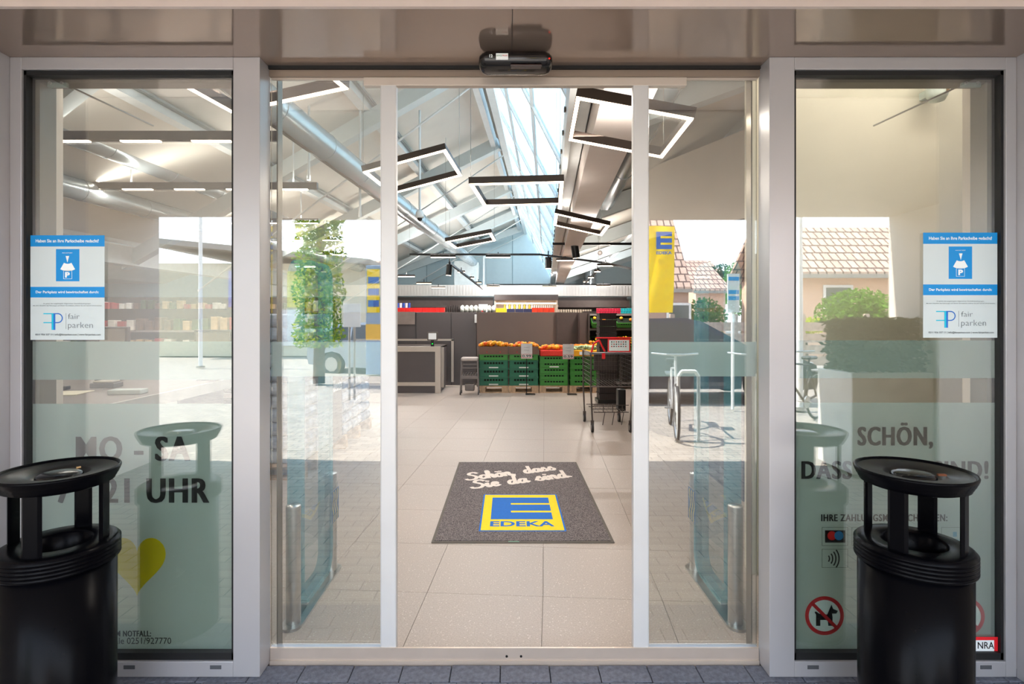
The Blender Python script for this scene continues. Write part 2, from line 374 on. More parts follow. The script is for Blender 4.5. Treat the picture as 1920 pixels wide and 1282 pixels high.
def frame_rect(W, x0, x1, y0, y1, t, m, name, Y=YG):
    k = MB(); a, b, c, d = xx(x0, Y), xx(x1, Y), zz(y1, Y), zz(y0, Y)
    k.box(a, b, Y, Y+.0004, c, c+t); k.box(a, b, Y, Y+.0004, d-t, d); k.box(a, a+t, Y, Y+.0004, c, d); k.box(b-t, b, Y, Y+.0004, c, d)
    return k.build(name, m, W)
def rect(W, x0, x1, y0, y1, m, name, Y=YG):
    k = MB(); k.box(xx(x0, Y), xx(x1, Y), Y, Y+.0004, zz(y1, Y), zz(y0, Y)); return k.build(name, m, W)
def disc(W, x, y, r, m, name, Y, n=28):
    c = (xx(x, Y), zz(y, Y)); rr_ = r/F*Y; k = MB()
    k.add([(c[0]+rr_*math.cos(2*PI*i/n), Y, c[1]+rr_*math.sin(2*PI*i/n)) for i in range(n)], [tuple(range(n))]); return k.build(name, m, W)
def arcstrip(W, x, y, r0, r1, a0, a1, m, name, Y, n=20):
    c = (xx(x, Y), zz(y, Y)); s0 = Y/F; v = []; k = MB()
    for i in range(n+1):
        a = a0+(a1-a0)*i/n; v += [(c[0]+r0*s0*math.cos(a), Y, c[1]+r0*s0*math.sin(a)), (c[0]+r1*s0*math.cos(a), Y, c[1]+r1*s0*math.sin(a))]
    k.add(v, [(2*i, 2*i+1, 2*i+3, 2*i+2) for i in range(n)]); return k.build(name, m, W)
line_m = mat('icon_outline', (84, 98, 92), .5, 0, 0)
for r_ in range(2):
    for c_ in range(5):
        x0 = 1541+56*c_; y0 = 988+41*r_
        if r_ == 1 and c_ not in (0, 4): continue
        frame_rect(WR, x0, x0+49, y0, y0+35, .0016, line_m, 'payment_icon')
        if (r_, c_) == (0, 0):
            rect(WR, 1547, 1585, 994, 1017, letter_m, 'payment_icon', YG-.0003)
            disc(WR, 1560, 1004, 8.5, print_red, 'payment_icon', YG-.0006); disc(WR, 1573, 1004, 8.5, mat('icon_blue', (40, 120, 170), .5, 0, 0), 'payment_icon', YG-.0009)
        if (r_, c_) == (0, 1): rect(WR, 1604, 1640, 995, 1017, print_royal, 'payment_icon', YG-.0003)
        if (r_, c_) == (0, 4):
            T_(WR, 'girocard', 1778, 1804, 1009, 1015, mat('icon_teal', (70, 130, 150), .5, 0, 0), .01, 'payment_icon'); rect(WR, 1787, 1794, 997, 1006, MATS['icon_teal'], 'payment_icon')
for i in range(4): arcstrip(WR, 1546, 1047, 8+6*i, 10.5+6*i, -.65, .65, letter_m, 'contactless_symbol', YG-.0003)
disc(WR, 1546, 1154, 30, mat('sign_white', (190, 205, 195), .5, 0, 0), 'no_dogs_sign', YG+.001)
dogp = [(-16, -19), (-8, -19), (-8, -8), (6, -8), (7, -19), (15, -19), (15, -2), (14, 4), (22, 4), (25, 9), (16, 13), (13, 21), (9, 12), (5, 2), (-10, 4), (-16, 8), (-19, 7), (-16, 2)]
k = MB(); k.add([(xx(1546, YG)+p[0]*YG/F, YG-.0002, zz(1154, YG)+p[1]*YG/F) for p in dogp], [tuple(range(len(dogp)))]); k.build('no_dogs_sign', letter_m, WR)
arcstrip(WR, 1546, 1154, 29.5, 36.5, 0, 2*PI, mat('dull_red', (165, 32, 34), .5, 0, 0), 'no_dogs_sign', YG-.0006, 40)
def slash(W, x, y, r, Y):
    k = MB(); k.bar((xx(x-r*.7, Y), Y, zz(y-r*.7, Y)), (xx(x+r*.7, Y), Y, zz(y+r*.7, Y)), .0004, .0135, (0, 0, 1)); return k.build('no_dogs_sign', MATS['dull_red'], W)
slash(WR, 1546, 1154, 32, YG-.0008)
disc(WR, 1811, 1156, 29, MATS['sign_white'], 'prohibition_sign', YG+.001); arcstrip(WR, 1811, 1156, 28.5, 35.5, 0, 2*PI, MATS['dull_red'], 'prohibition_sign', YG-.0006, 40)
o = slash(WR, 1811, 1156, 32, YG-.0008); o.name = 'prohibition_sign'
arcstrip(WR, 1818, 1152, 5, 9, 0, 2*PI, letter_m, 'prohibition_sign', YG-.0002)
# stickers ------------------------------------------------
def sticker(x0, y0, x1, y1, label):
    Y = 2.1625; S = thing('parking_notice', label, 'notice', (0, 0, 0), 0)
    u = lambda t: x0+t*(x1-x0); v = lambda t: y0+t*(y1-y0)
    k = MB(); k.box(xx(x0, Y), xx(x1, Y), Y, Y+.0008, zz(y1, Y), zz(y0, Y)); k.build('sheet', mat('sticker_sheet', (205, 216, 218), .5, 0, .01), S)
    Y1 = Y-.0005
    for a, b in ((0, .107), (.493, .595)): rect(S, x0, x1, v(a), v(b), print_blue, 'blue_band', Y1)
    def t2(s_, a, b, c, d, m, bold=0.01): textobj('lettering', s_, xx(u(a), Y), xx(u(b), Y), zz(v(d), Y), zz(v(c), Y), Y1-.0006, m, S, bold)
    t2('Haben Sie an Ihre Parkscheibe gedacht?', .075, .925, .038, .078, tex_white, .02)
    t2('Der Parkplatz wird bewirtschaftet durch:', .075, .925, .53, .562, tex_white, .02)
    rect(S, u(.345), u(.66), v(.132), v(.44), print_blue, 'parking_disc', Y1)
    t2('ANKUNFTSZEIT', .43, .57, .165, .173, tex_white)
    cx_ = u(.503); k = MB(); Y2 = Y1-.0008
    k.add([(xx(cx_-3.3, Y), Y2, zz(v(.198), Y)), (xx(cx_+3.3, Y), Y2, zz(v(.198), Y)), (xx(cx_, Y), Y2, zz(v(.262), Y))], [(0, 1, 2)]); k.build('pointer', tex_white, S)
    arcstrip(S, cx_, v(.262)-12, 14, 28, -PI/2-.52, -PI/2+.52, tex_white, 'disc_face', Y2)
    frame_rect(S, cx_-8, cx_+8, v(.338), v(.418), .0012, tex_white, 'parking_symbol', Y2); t2('P', .47, .535, .352, .405, tex_white, .05)
    t2('Es gelten die ausgehängten Allgemeinen Geschäftsbedingungen.', .18, .82, .648, .66, print_grey)
    t2('Mit dem Abstellen des Fahrzeuges auf diesem Grundstück erklären Sie sich hiermit einverstanden.', .04, .97, .668, .68, print_grey)
    t2('fair', .51, .665, .75, .80, print_grey, -.012); t2('parken', .51, .845, .83, .905, print_grey, -.012)
    t2('0211 956 337 11 | info@fairparken.com | www.fairparken.com', .07, .95, .94, .963, mat('print_dark', (50, 60, 66), .5, 0, 0), .01)
    rect(S, u(.285), u(.31), v(.745), v(.905), print_cyan, 'monogram', Y1); rect(S, u(.31), u(.335), v(.745), v(.905), print_royal, 'monogram', Y1)
    rect(S, u(.175), u(.29), v(.745), v(.755), print_cyan, 'monogram', Y1); rect(S, u(.175), u(.29), v(.83), v(.84), print_cyan, 'monogram', Y1)
    rr_ = (v(.84)-v(.745))/2; arcstrip(S, u(.37), (v(.745)+v(.84))/2, rr_-2, rr_, -PI/2, PI/2, print_royal, 'monogram', Y1)
    rect(S, u(.335), u(.375), v(.745), v(.755), print_royal, 'monogram', Y1); rect(S, u(.335), u(.375), v(.83), v(.84), print_royal, 'monogram', Y1)
    rect(S, u(.478), u(.481), v(.745), v(.895), print_grey, 'divider_line', Y1)
    return S
sticker(57, 441, 196, 637, 'blue and white parking notice on the pane with the opening hours')
sticker(1731, 436, 1870, 633, 'blue and white parking notice on the pane above the payment icons')
S = thing('fire_service_sticker', 'red bordered white sticker low on the pane behind the black ash bin', 'sticker')
k = MB(); k.box(xx(1690, 2.1625), xx(1871, 2.1625), 2.1625, 2.1632, zz(1228, 2.1625), zz(1194, 2.1625)); k.build('border', mat('signal_red', (226, 22, 34), .5, 0, 0), S)
rect(S, 1697, 1864, 1200, 1222, tex_white, 'sheet', 2.162)
textobj('lettering', 'Auslösung für NRA', xx(1742, 2.1615), xx(1864, 2.1615), zz(1220, 2.1615), zz(1203, 2.1615), 2.1612, letter_m, S, .01)
# glass clamps behind the panes
for x0, x1, lab in ((88, 125, 'square glass clamp with two bolts in the corner above the opening hours'), (1804, 1840, 'square glass clamp with two bolts in the corner above the payment icons')):
    S = thing('glass_clamp', lab, 'fitting')
    Y = 2.19; k = MB(); k.box(xx(x0, Y), xx(x1, Y), Y, Y+.012, zz(163, Y), zz(140, Y), .002); k.build('plate', mat('clamp_grey', (168, 178, 170), .35, .5), S)
    for q in (x0+7, x1-8):
        k = MB(); k.cyl((xx(q, Y), Y-.006, zz(156, Y)), (xx(q, Y), Y, zz(156, Y)), .006, 10); k.build('bolt', steel_m, S)
    k = MB(); sgn = 1 if x0 < 900 else -1
    k.bar((xx((x0+x1)/2, Y), Y+.02, zz(150, Y)), (xx((x0+x1)/2+sgn*75, Y), Y+.35, zz(178, Y)), .006, .006); k.build('tie_rod', steel_m, S)

# ---------------------------------------------------------------- DOORS
D1 = sgroup('door_1', 'sliding glass door leaf beside the opening hours panel'); D2 = sgroup('door_2', 'sliding glass door leaf beside the payment icons panel')
YD = 2.245
for D, x0, x1, sx0, sx1 in ((D1, 508, 714, 714, 744), (D2, 1216, 1419, 1186, 1216)):
    a, b = xx(x0, YD), xx(x1, YD); zt, zb = zz(149, YD), zz(1212, YD)
    k = MB(); k.box(a, b, YD, YD+.009, zb, zt); k.build('pane', glass_m, D)
    k = MB(); k.box(xx(sx0, YD), xx(sx1, YD), YD-.012, YD+.022, 0.012, zz(147, YD), .006); k.build('stile', mat('leading_stile', (205, 204, 203), .4, .2, .01), D)
    k = MB(); k.box(a, b, YD-.008, YD+.018, .012, zb+.002, .002); k.build('bottom_rail', mat('rail_aluminium', (178, 186, 198), .35, .3, .01), D)
    k = MB(); k.box(a, b, YD+.011, YD+.012, zz(706, YD), zz(641, YD)); k.build('frosted_band', film2_m, D)
    k = MB()
    e = 516 if x0 < 900 else 1411
    k.box(xx(e, YD), xx(e+2.4, YD), YD+.014, YD+.06, 0.01, zz(130, YD)); k.build('edge_strip', mat('edge_brass', (110, 100, 84), .3, .6), D)
k = MB(); k.box(-.987, 1.038, 2.222, 2.243, zz(143, 2.222), 2.452)
struct(k.build('trim_4', mat('header_brown', (140, 125, 112), .35, .3, .01)), 'brown header profile above the sliding doors')
k = MB(); k.box(-.985, 1.036, 2.21, 2.235, 2.4495, 2.4625); struct(k.build('trim_5', gasket_m), 'black gap above the door header')
k = MB(); k.box(-.60, .74, 2.232, 2.262, zz(160, 2.232), zz(144.5, 2.232), .002); k.box(-.985, 1.036, 2.238, 2.25, zz(149, 2.238), zz(144.5, 2.238))
struct(k.build('trim_6', mat('rail_cream', (196, 184, 172), .35, .2, .01)), 'pale running rail cover above the doors')
k = MB(); k.box(-.985, 1.036, 2.225, 2.27, 0.0, .008); k.box(-.985, 1.036, 2.222, 2.2255, -.02, .012)
TH = struct(k.build('door_threshold', mat('threshold_aluminium', (206, 190, 176), .32, .5, .02)), 'bright aluminium threshold between the sliding doors')
k = MB(); k.box(-.985, 1.036, 2.2275, 2.236, .008, .062); k2 = k
struct(k.build('door_sill', MATS['threshold_aluminium']), 'bright aluminium upstand between the sliding doors')
for q in (950, 977):
    k = MB(); k.cyl((xx(q, 2.227), 2.2255, zz(1230, 2.227)), (xx(q, 2.227), 2.2275, zz(1230, 2.227)), .005, 10); k.build('screw', black_m, bpy.data.objects['door_sill'])
for k_ in (886, 902):
    pass
# motion sensor
S = thing('door_sensor', 'black capsule motion sensor above the sliding doors', 'sensor', (.0285, 2.10, 2.4175))
k = MB(); n_ = 20; prof = []
ring_n = 18; secs = [(-.142, .3), (-.139, .62), (-.128, .86), (-.112, 1.0), (.112, 1.0), (.128, .86), (.139, .62), (.142, .3)]
v = []
for x, q in secs:
    for i in range(ring_n):
        a = 2*PI*i/ring_n; v.append((x, .06*q*math.cos(a), .038*q*math.sin(a)))
k.add(v, [(i*ring_n+j, i*ring_n+(j+1) % ring_n, (i+1)*ring_n+(j+1) % ring_n, (i+1)*ring_n+j) for i in range(len(secs)-1) for j in range(ring_n)]+[tuple(range(ring_n-1, -1, -1)), tuple(range((len(secs)-1)*ring_n, len(secs)*ring_n))], True)
k.build('housing', mat('sensor_black', (16, 14, 15), .22, 0, 0, coat=.4), S)
k = MB(); k.box(-.02, .1, -.055, -.03, -.036, -.026, .003); k.build('lens_window', mat('sensor_lens', (50, 36, 34), .2, 0, 0), S)
k = MB(); k.box(-.075, -.029, -.0615, -.0595, -.014, .010); k.build('label', tex_white, S)
textobj('label', 'SERVICE', -.073, -.053, -.002, .004, -.0622, mat('print_green', (20, 120, 70), .5, 0, 0), S); textobj('label', 'PROFI', -.051, -.032, -.002, .004, -.0622, print_red, S)
textobj('number', '12', -.1, -.088, -.006, .006, -.0612, tex_white, S, .03)
k = MB(); k.ico((.128, -.052, -.005), .003, 1); k.build('status_light', emis('red_led', (255, 30, 20), 2.5), S)
k = MB(); k.box(-.02, .02, .03, .10, .005, .02); k.build('bracket', black_m, S)

# ---------------------------------------------------------------- ASH BINS
def ash_bin(loc, rz, label):
    B = thing('ash_bin', label, 'bin', loc, rz)
    k = MB(); k.lathe([(0.0, .0), (.158, .0), (.16, .01), (.161, .60), (.0, .60)]); k.build('body', can_m, B)
    pr = [(.085, .60), (.16, .597)]
    for i in range(5):
        z = .600+.0125*i; pr += [(.170, z), (.172, z+.004), (.172, z+.007), (.1665, z+.0115)]
    pr += [(.166, .664), (.158, .668), (.098, .669), (.09, .662), (.082, .63), (.07, .6), (.07, .45), (0, .45)]
    k = MB(); k.lathe(pr); k.build('collar', can_m, B)
    for i in range(4):
        a = PI/4+PI/2*i; c = Vector((.135*math.cos(a), .135*math.sin(a), 0)); t = Vector((-math.sin(a), math.cos(a), 0))
        k = MB(); n = Vector((math.cos(a), math.sin(a), 0))
        v = []
        for z in (.66, .875):
            for q, r_ in ((-.029, 0), (-.02, .008), (.02, .008), (.029, 0), (.02, -.005), (-.02, -.005)): v.append(c+t*q+n*r_+Vector((0, 0, z)))
        k.add(v, [(j, (j+1) % 6, 6+(j+1) % 6, 6+j) for j in range(6)]); k.build('post', can_m, B)
    pr = [(0, .860), (.14, .860), (.147, .864), (.155, .866), (.156, .874), (.160, .876), (.161, .884), (.1655, .886), (.1665, .893), (.1695, .895), (.1705, .901), (.172, .902), (.1735, .909), (.171, .9135), (.166, .9125), (.1615, .906)]
    k = MB(); k.lathe(pr); k.build('rim', can_m, B)
    k = MB(); k.lathe([(.1615, .906), (.158, .9045), (.088, .899), (.085, .893), (.078, .884), (0, .884)]); k.build('ash_tray', canplate_m, B)
    k = MB(); k.lathe([(.066, .884), (.066, .892), (.060, .899), (.045, .904), (.02, .9065), (0, .907)], n=32); k.build('dome', mat('glossy_black_dome', (14, 15, 18), .18, .3, .05, 60), B)
    return B
B1 = ash_bin((-1.525, 1.83, 0), -.61, 'black ash bin in front of the opening hours lettering')
k = MB(); k.box(-.012, -.006, .05, .062, .902, .907); k.build('cigarette_end', mat('cigarette_tan', (196, 160, 110), .8), B1)
B2 = ash_bin((1.376, 1.83, 0), -.16, 'black ash bin in front of the payment icons and welcome lettering')
k = MB(); k.box(.06, .085, -.03, -.02, .90, .906); k.build('cigarette_end', mat('cigarette_brown', (120, 66, 36), .8), B2)

# ---------------------------------------------------------------- SECURITY GATES just inside
teal_glass = glass_mat('teal_acrylic', .05, (.72, .90, .93), 0, .38, (110, 178, 190), .1)
dark_glass = glass_mat('blue_black_acrylic', .06, (.86, .91, .93), 0, .03, (60, 100, 120), .1)
def gate(sx, label):
    G = thing('security_gate', label, 'security gate', (sx*1.03+.0285*1, 2.78, 0), 0)
    s = 1 if sx < 0 else -1     # towards the middle
    k = MB(); pts = []
    for i in range(12): a = PI/2+PI*i/11; pts.append((.0+.05*math.sin(a-PI/2)*0+.055*math.sin(a)*0, 0))
    pl = []
    for i in range(13): a = PI*i/12; pl.append((.048*math.cos(a), .29+.048*math.sin(a)))
    for i in range(13): a = PI+PI*i/12; pl.append((.048*math.cos(a), -.29+.048*math.sin(a)))
    k.prism(pl, 2, 0, .012); k.build('base_plate', steel_m, G)
    for y in (-.27, .26):
        k = MB(); k.cyl((0, y, .01), (0, y, .552), .0335, 24); p = k.build('post', steel_m, G)
        k = MB(); k.lathe([(.0335, .552), (.0325, .556), (.0, .558)], (0, y, 0), 24); k.build('post_cap', steel_m, p)
    # antenna panel: rounded slab seen in perspective
    def rr(y0, y1, z0, z1, r):
        o = []
        for (cy, cz, a0) in ((y1-r, z1-r, 0), (y0+r, z1-r, PI/2), (y0+r, z0+r, PI), (y1-r, z0+r, 3*PI/2)):
            for i in range(7): a = a0+PI/2*i/6; o.append((cy+r*math.cos(a), cz+r*math.sin(a)))
        return o
    cxp = -s*.012
    k = MB(); k.prism(rr(-.205, .205, .05, 1.7, .09), 0, cxp-.034, cxp-s*.034*0+.034 if False else cxp+.03); k.build('antenna_core', dark_glass, G)
    out = rr(-.22, .22, .035, 1.715, .1); inn = rr(-.195, .195, .06, 1.69, .085); n = len(out); k = MB()
    v = [(cxp-.037, a, b) for a, b in out]+[(cxp-.037, a, b) for a, b in inn]+[(cxp+.037, a, b) for a, b in out]+[(cxp+.037, a, b) for a, b in inn]
    f = []
    for i in range(n):
        j = (i+1) % n; f += [(i, j, n+j, n+i), (2*n+i, 3*n+i, 3*n+j, 2*n+j), (i, 2*n+i, 2*n+j, j), (n+i, n+j, 3*n+j, 3*n+i)]
    k.add(v, f); k.build('antenna_frame', teal_glass, G)
    k = MB(); k.box(cxp-.02, cxp+.02, -.12, .12, .012, .04); k.build('foot', mat('gate_foot', (190, 200, 200), .3, .4), G)
    # clear guard strip between the posts
    k = MB(); v = []; N = 14
    for i in range(N+1):
        y = -.27+.53*i/N; bow = s*(.04+.028*math.sin(PI*i/N)); v += [(bow, y, .335), (bow, y, .515)]
    k.add(v, [(2*i, 2*i+2, 2*i+3, 2*i+1) for i in range(N)], True); k.build('guard_strip', glass_mat('guard_acrylic', .08, (.82, .88, .9), 0, .12, (190, 200, 205), .2), G)
    k = MB(); k.box(s*.072, s*.073, .06, .17, .34, .51); p = k.build('guard_print', mat('guard_blue', (40, 90, 130), .5), G)
    for c in (.075, .105, .135):
        k = MB(); v = []
        for i in range(11):
            z = .345+.016*i; y = c+.010*math.sin(i*.9); v += [(s*.0745, y, z), (s*.0745, y+.007, z)]
        k.add(v, [(2*i, 2*i+1, 2*i+3, 2*i+2) for i in range(10)]); k.build('wave_line', mat('guard_yellow', (215, 195, 90), .5), p)
    return G
gate(-1, 'steel and teal glass security gate inside the leaf beside the opening hours')
gate(1, 'steel and teal glass security gate inside the leaf beside the payment icons')

# ---------------------------------------------------------------- WELCOME MAT
Mt = thing('door_mat', 'grey entrance mat with yellow and blue logo and cream script', 'mat', (.0, 0, 0))
k = MB(); k.box(-.489, .675, 3.42, 5.35, 0, .006); k.build('edging', mat('mat_rubber', (92, 84, 76), .7), Mt)
def matpile():
    m = mat('mat_pile', (88, 82, 82), .95, 0, 0); n = m.node_tree; b = n.nodes['Principled BSDF']
    t = n.nodes.new('ShaderNodeTexCoord'); no = n.nodes.new('ShaderNodeTexNoise'); no.inputs['Scale'].default_value = 130; rp = n.nodes.new('ShaderNodeValToRGB')
    rp.color_ramp.elements[0].position = .35; rp.color_ramp.elements[0].color = lin((62, 56, 58)); rp.color_ramp.elements[1].position = .68; rp.color_ramp.elements[1].color = lin((136, 126, 124))
    n.links.new(t.outputs['Object'], no.inputs['Vector']); n.links.new(no.outputs['Fac'], rp.inputs[0]); n.links.new(rp.outputs[0], b.inputs['Base Color']); return m
k = MB(); k.box(-.470, .656, 3.44, 5.33, .006, .010); k.build('pile', matpile(), Mt)
def flat(x0, x1, y0, y1, z, m, name='logo'):
    k = MB(); k.box(x0, x1, y0, y1, z-.0006, z); return k.build(name, m, Mt)
flat(-.197, .388, 3.588, 4.345, .0112, logoblue_m); flat(-.185, .376, 3.603, 4.33, .0118, yellow_m)
flat(-.124, .02, 3.80, 4.263, .0124, logoblue_m)
for a, b in ((3.80, 3.935), (3.97, 4.1), (4.135, 4.263)): flat(.02, .315, a, b, .0124, logoblue_m)
textobj('logo_lettering', 'EDEKA', 0, 0, 0, 0, 0, logoblue_m, Mt, .03, 'free', origin=((-.125, 3.668, .0125), (.442, 0, 0), (0, .095, 0)))
GL = {'S': (1.55, [[(1.5, 1.7), (1.15, 2.0), (.65, 1.9), (.5, 1.5), (1.0, 1.1), (1.3, .6), (.9, .08), (.2, .1), (.0, .35)]]),
 'c': (.9, [[(.9, .78), (.62, 1), (.25, .75), (.2, .3), (.5, 0), (.95, .25)]]),
 'h': (1.15, [[(0, .2), (.45, 1.3), (.5, 2.0), (.32, 1.9), (.25, 0)], [(.25, .4), (.55, .95), (.85, .88), (.8, .25), (.95, 0), (1.2, .25)]]),
 'o': (1.0, [[(.6, 1), (.2, .7), (.25, .1), (.62, 0), (.88, .5), (.62, 1), (1.05, .85)]]),
 'ö': (1.0, [[(.6, 1), (.2, .7), (.25, .1), (.62, 0), (.88, .5), (.62, 1), (1.05, .85)], [(.38, 1.42), (.42, 1.5)], [(.8, 1.42), (.84, 1.5)]]),
 'n': (1.1, [[(0, .6), (.2, 1), (.2, 0)], [(.2, .45), (.52, .98), (.8, .85), (.75, .2), (.92, 0), (1.15, .25)]]),
 'd': (1.2, [[(.85, .85), (.5, 1), (.2, .6), (.25, .1), (.6, .03), (.9, .6)], [(1.0, 2.0), (.88, .3), (1.0, 0), (1.25, .25)]]),
 'a': (1.15, [[(.85, .85), (.5, 1), (.2, .6), (.25, .1), (.6, .03), (.9, .6)], [(.95, 1.0), (.88, .3), (1.0, 0), (1.22, .25)]]),
 's': (.95, [[(0, .2), (.5, 1.1), (.55, .8), (.85, .4), (.6, .02), (.2, .1)]]),
 'i': (.6, [[(0, .35), (.25, 1), (.2, .25), (.38, 0), (.62, .25)], [(.33, 1.4), (.37, 1.5)]]),
 'e': (.9, [[(.2, .42), (.7, .6), (.72, .95), (.4, 1), (.18, .45), (.5, 0), (.92, .22)]]),
 ',': (.6, [[(.2, .15), (.05, -.3)]]), '.': (.5, [[(.18, .06), (.24, .12)]]), ' ': (1.0, [])}
def mtext(s_, a, b, h):
    a = Vector(a); b = Vector(b); d = (b-a); tot = sum(GL[c][0] for c in s_); ux_ = d/tot; uy_ = Vector((-d.y, d.x)).normalized()*h/2
    X = 0; k = MB(); zi = .0108
    def P(x, y): return a+ux_*(X+x+.28*y)+uy_*y
    for c in s_:
        for st in GL[c][1]:
            p = [Vector(q) for q in st]; q2 = [p[0]*2-p[1]]+p+[p[-1]*2-p[-2]]; cur = []
            for i in range(1, len(q2)-2):
                for t in range(5):
                    t /= 5; p0, p1, p2, p3 = q2[i-1:i+3]
                    cur.append(.5*((2*p1)+(-p0+p2)*t+(2*p0-5*p1+4*p2-p3)*t*t+(-p0+3*p1-3*p2+p3)*t*t*t))
            cur.append(p[-1]); W_ = [P(*q) for q in cur]; v = []
            zi += .00003
            for i, q in enumerate(W_):
                z_ = zi+.00001*i
                dd = (W_[min(i+1, len(W_)-1)]-W_[max(i-1, 0)]).normalized(); nn = Vector((-dd.y, dd.x))*h*.085
                e = dd*h*.05*(-1 if i == 0 else (1 if i == len(W_)-1 else 0))
                v += [(q.x+nn.x+e.x, q.y+nn.y+e.y, z_), (q.x-nn.x+e.x, q.y-nn.y+e.y, z_)]
            k.add(v, [(2*i, 2*i+1, 2*i+3, 2*i+2) for i in range(len(W_)-1)])
        X += GL[c][0]
    k.build('script_lettering', cream_m, Mt)
mtext('Schön, dass', (-.36, 4.72), (.45, 5.06), .21)
mtext('Sie da sind.', (-.30, 4.49), (.58, 4.84), .21)
k = MB(); k.box(.0, .07, 3.425, 3.438, .006, .008); k.build('care_label', mat('mat_tag', (120, 150, 130), .7), Mt)

# ---------------------------------------------------------------- BUILDING SHELL INSIDE
def bp(x0, Y, z): return Vector((x0+.0713*Y, Y, z))     # building axis is turned a little
RX, RZ = -1.0, 5.08; SL = .356; Y0_, Y1_ = 2.3, 22.0
def plane4(k, a, b, c, d, t=Vector((0, 0, .08))):
    k.add([a, b, c, d, a+t, b+t, c+t, d+t], [(0, 1, 2, 3), (7, 6, 5, 4), (0, 4, 5, 1), (1, 5, 6, 2), (2, 6, 7, 3), (3, 7, 4, 0)])
def zc(x0): return RZ+.3+SL*(x0-RX)                      # left slope board height
CEIL = sgroup('ceiling', 'sloping white boarded sawtooth roof with skylights')
bays = [(-8.0, -1.0, 0.0), (-15.6, -8.6, 0.0)]
for xa, xb, off in bays:
    k = MB(); zb_ = RZ+.3
    plane4(k, bp(xa, Y0_, zb_-SL*(xb-xa)), bp(xb, Y0_, zb_), bp(xb, Y1_, zb_), bp(xa, Y1_, zb_-SL*(xb-xa))); k.build('ceiling_slope', ceil_m, CEIL)
k = MB(); plane4(k, bp(.55, Y0_, 3.05), bp(9, Y0_, 3.05+SL*8.45), bp(9, Y1_, 3.05+SL*8.45), bp(.55, Y1_, 3.05)); k.build('ceiling_slope', ceil_m, CEIL)
k = MB(); plane4(k, bp(.2, Y0_, 3.05), bp(.56, Y0_, 3.05), bp(.56, Y1_, 3.05), bp(.2, Y1_, 3.05)); k.build('valley_board', whitesteel_m, CEIL)
k = MB(); plane4(k, bp(-26, Y0_, 2.89), bp(-15.6, Y0_, 2.89), bp(-15.6, Y1_, 2.89), bp(-26, Y1_, 2.89)); k.build('flat_ceiling', ceil_m, CEIL)
# skylights: glazed steep slopes between ridge and valley, glass panes and bars
sky_glass = glass_mat('skylight_glazing', .0, (.60, .68, .70), 0, .35, (205, 226, 232), .0)
SK = sgroup('window_3', 'glazed steep side of the sawtooth roof')
def skylight(xr, xv, zr, zv, parent):
    n = 11; L = (Y1_-Y0_)/n
    for i in range(n):
        k = MB(); a, b = Y0_+i*L+.03, Y0_+(i+1)*L-.03
        plane4(k, bp(xr, a, zr), bp(xv, a, zv), bp(xv, b, zv), bp(xr, b, zr), Vector((.01, 0, .01))); k.build('pane', sky_glass, parent)
        for q in (0,):
            k = MB(); y = Y0_+(i+q)*L; k.bar(bp(xr, y, zr), bp(xv, y, zv), .035 if q == 0 else .02, .05); k.build('glazing_bar', whitesteel_m, parent)
    for t in (.0, .34, .67, 1.0):
        k = MB(); w_ = .13 if t in (0., 1.) else .045
        k.bar(bp(xr+(xv-xr)*t, Y0_, zr+(zv-zr)*t), bp(xr+(xv-xr)*t, Y1_, zr+(zv-zr)*t), w_, w_); k.build('glazing_rail', whitesteel_m, parent)
skylight(-.96, .24, 5.36, 2.98, SK)
SK2 = sgroup('window_4', 'second glazed strip of the sawtooth roof further back'); skylight(-8.6, -8.0, 5.36, 2.9, SK2)
# longitudinal girders at ridge and valley
k = MB(); k.bar(bp(-1.10, Y0_, 5.1), bp(-1.10, Y1_, 5.1), .10, .22); k.bar(bp(-.86, Y0_, 5.02), bp(-.86, Y1_, 5.02), .12, .24)
struct(k.build('ridge_beam', whitesteel_m), 'twin white steel beams along the ridge')
k = MB(); k.bar(bp(.17, Y0_, 2.98), bp(.17, Y1_, 2.98), .05, .26); struct(k.build('valley_flange', whitesteel_m), 'bolted white steel plate along the skylight foot')
for i in range(26):
    y = 3.0+i*.5; k = MB(); c = bp(.143, y, 2.98); k.cyl(c, c+Vector((-.014, 0, 0)), .022, 6); k.build('bolt', mat('bolt_dark', (90, 80, 70), .5, .5), bpy.data.objects['valley_flange'])
k = MB(); k.bar(bp(.47, Y0_, 2.83), bp(.47, Y1_, 2.83), .30, .24); struct(k.build('valley_beam', mat('box_beam_white', (226, 214, 206), .45, 0, .01)), 'big white box beam beside the skylight')
# rafters
raf = mat('rafter_white', (206, 214, 214), .4, 0, .01)
for i, y in enumerate((3.9, 7.6, 11.2, 14.9, 18.5, 21.6)):
    top = Vector((RX+.0713*y, y, RZ)); L = 7.0
    if y > 20: end = top+Vector((-7, -.2, -.356*7))
    else: end = top+Vector((-L, .41*L, -.367*L))
    k = MB(); k.bar(top, end, .15, .26); struct(k.build('rafter_beam', raf), 'white steel rafter under the long slope, number %d from the entrance' % (i+1) if False else None)
    # tie rod
    if i > 0:
      k = MB(); k.cyl(top+Vector((.1, 0, -.25)), end+Vector((1.6, -.3, -.55)), .016, 6); struct(k.build('tie_rod_beam', whitesteel_m))
    # right hand rafter
    y2 = y
    a = Vector((.55+.0713*y2, y2, 2.9)); k = MB(); k.bar(a, a+Vector((6.2, -.1, SL*6.2)), .15, .24); struct(k.build('rafter_beam', raf))
k = MB(); k.bar(bp(-8.05, Y0_, 2.62), bp(-8.05, Y1_, 2.62), .3, .34); struct(k.build('valley_beam', whitesteel_m))
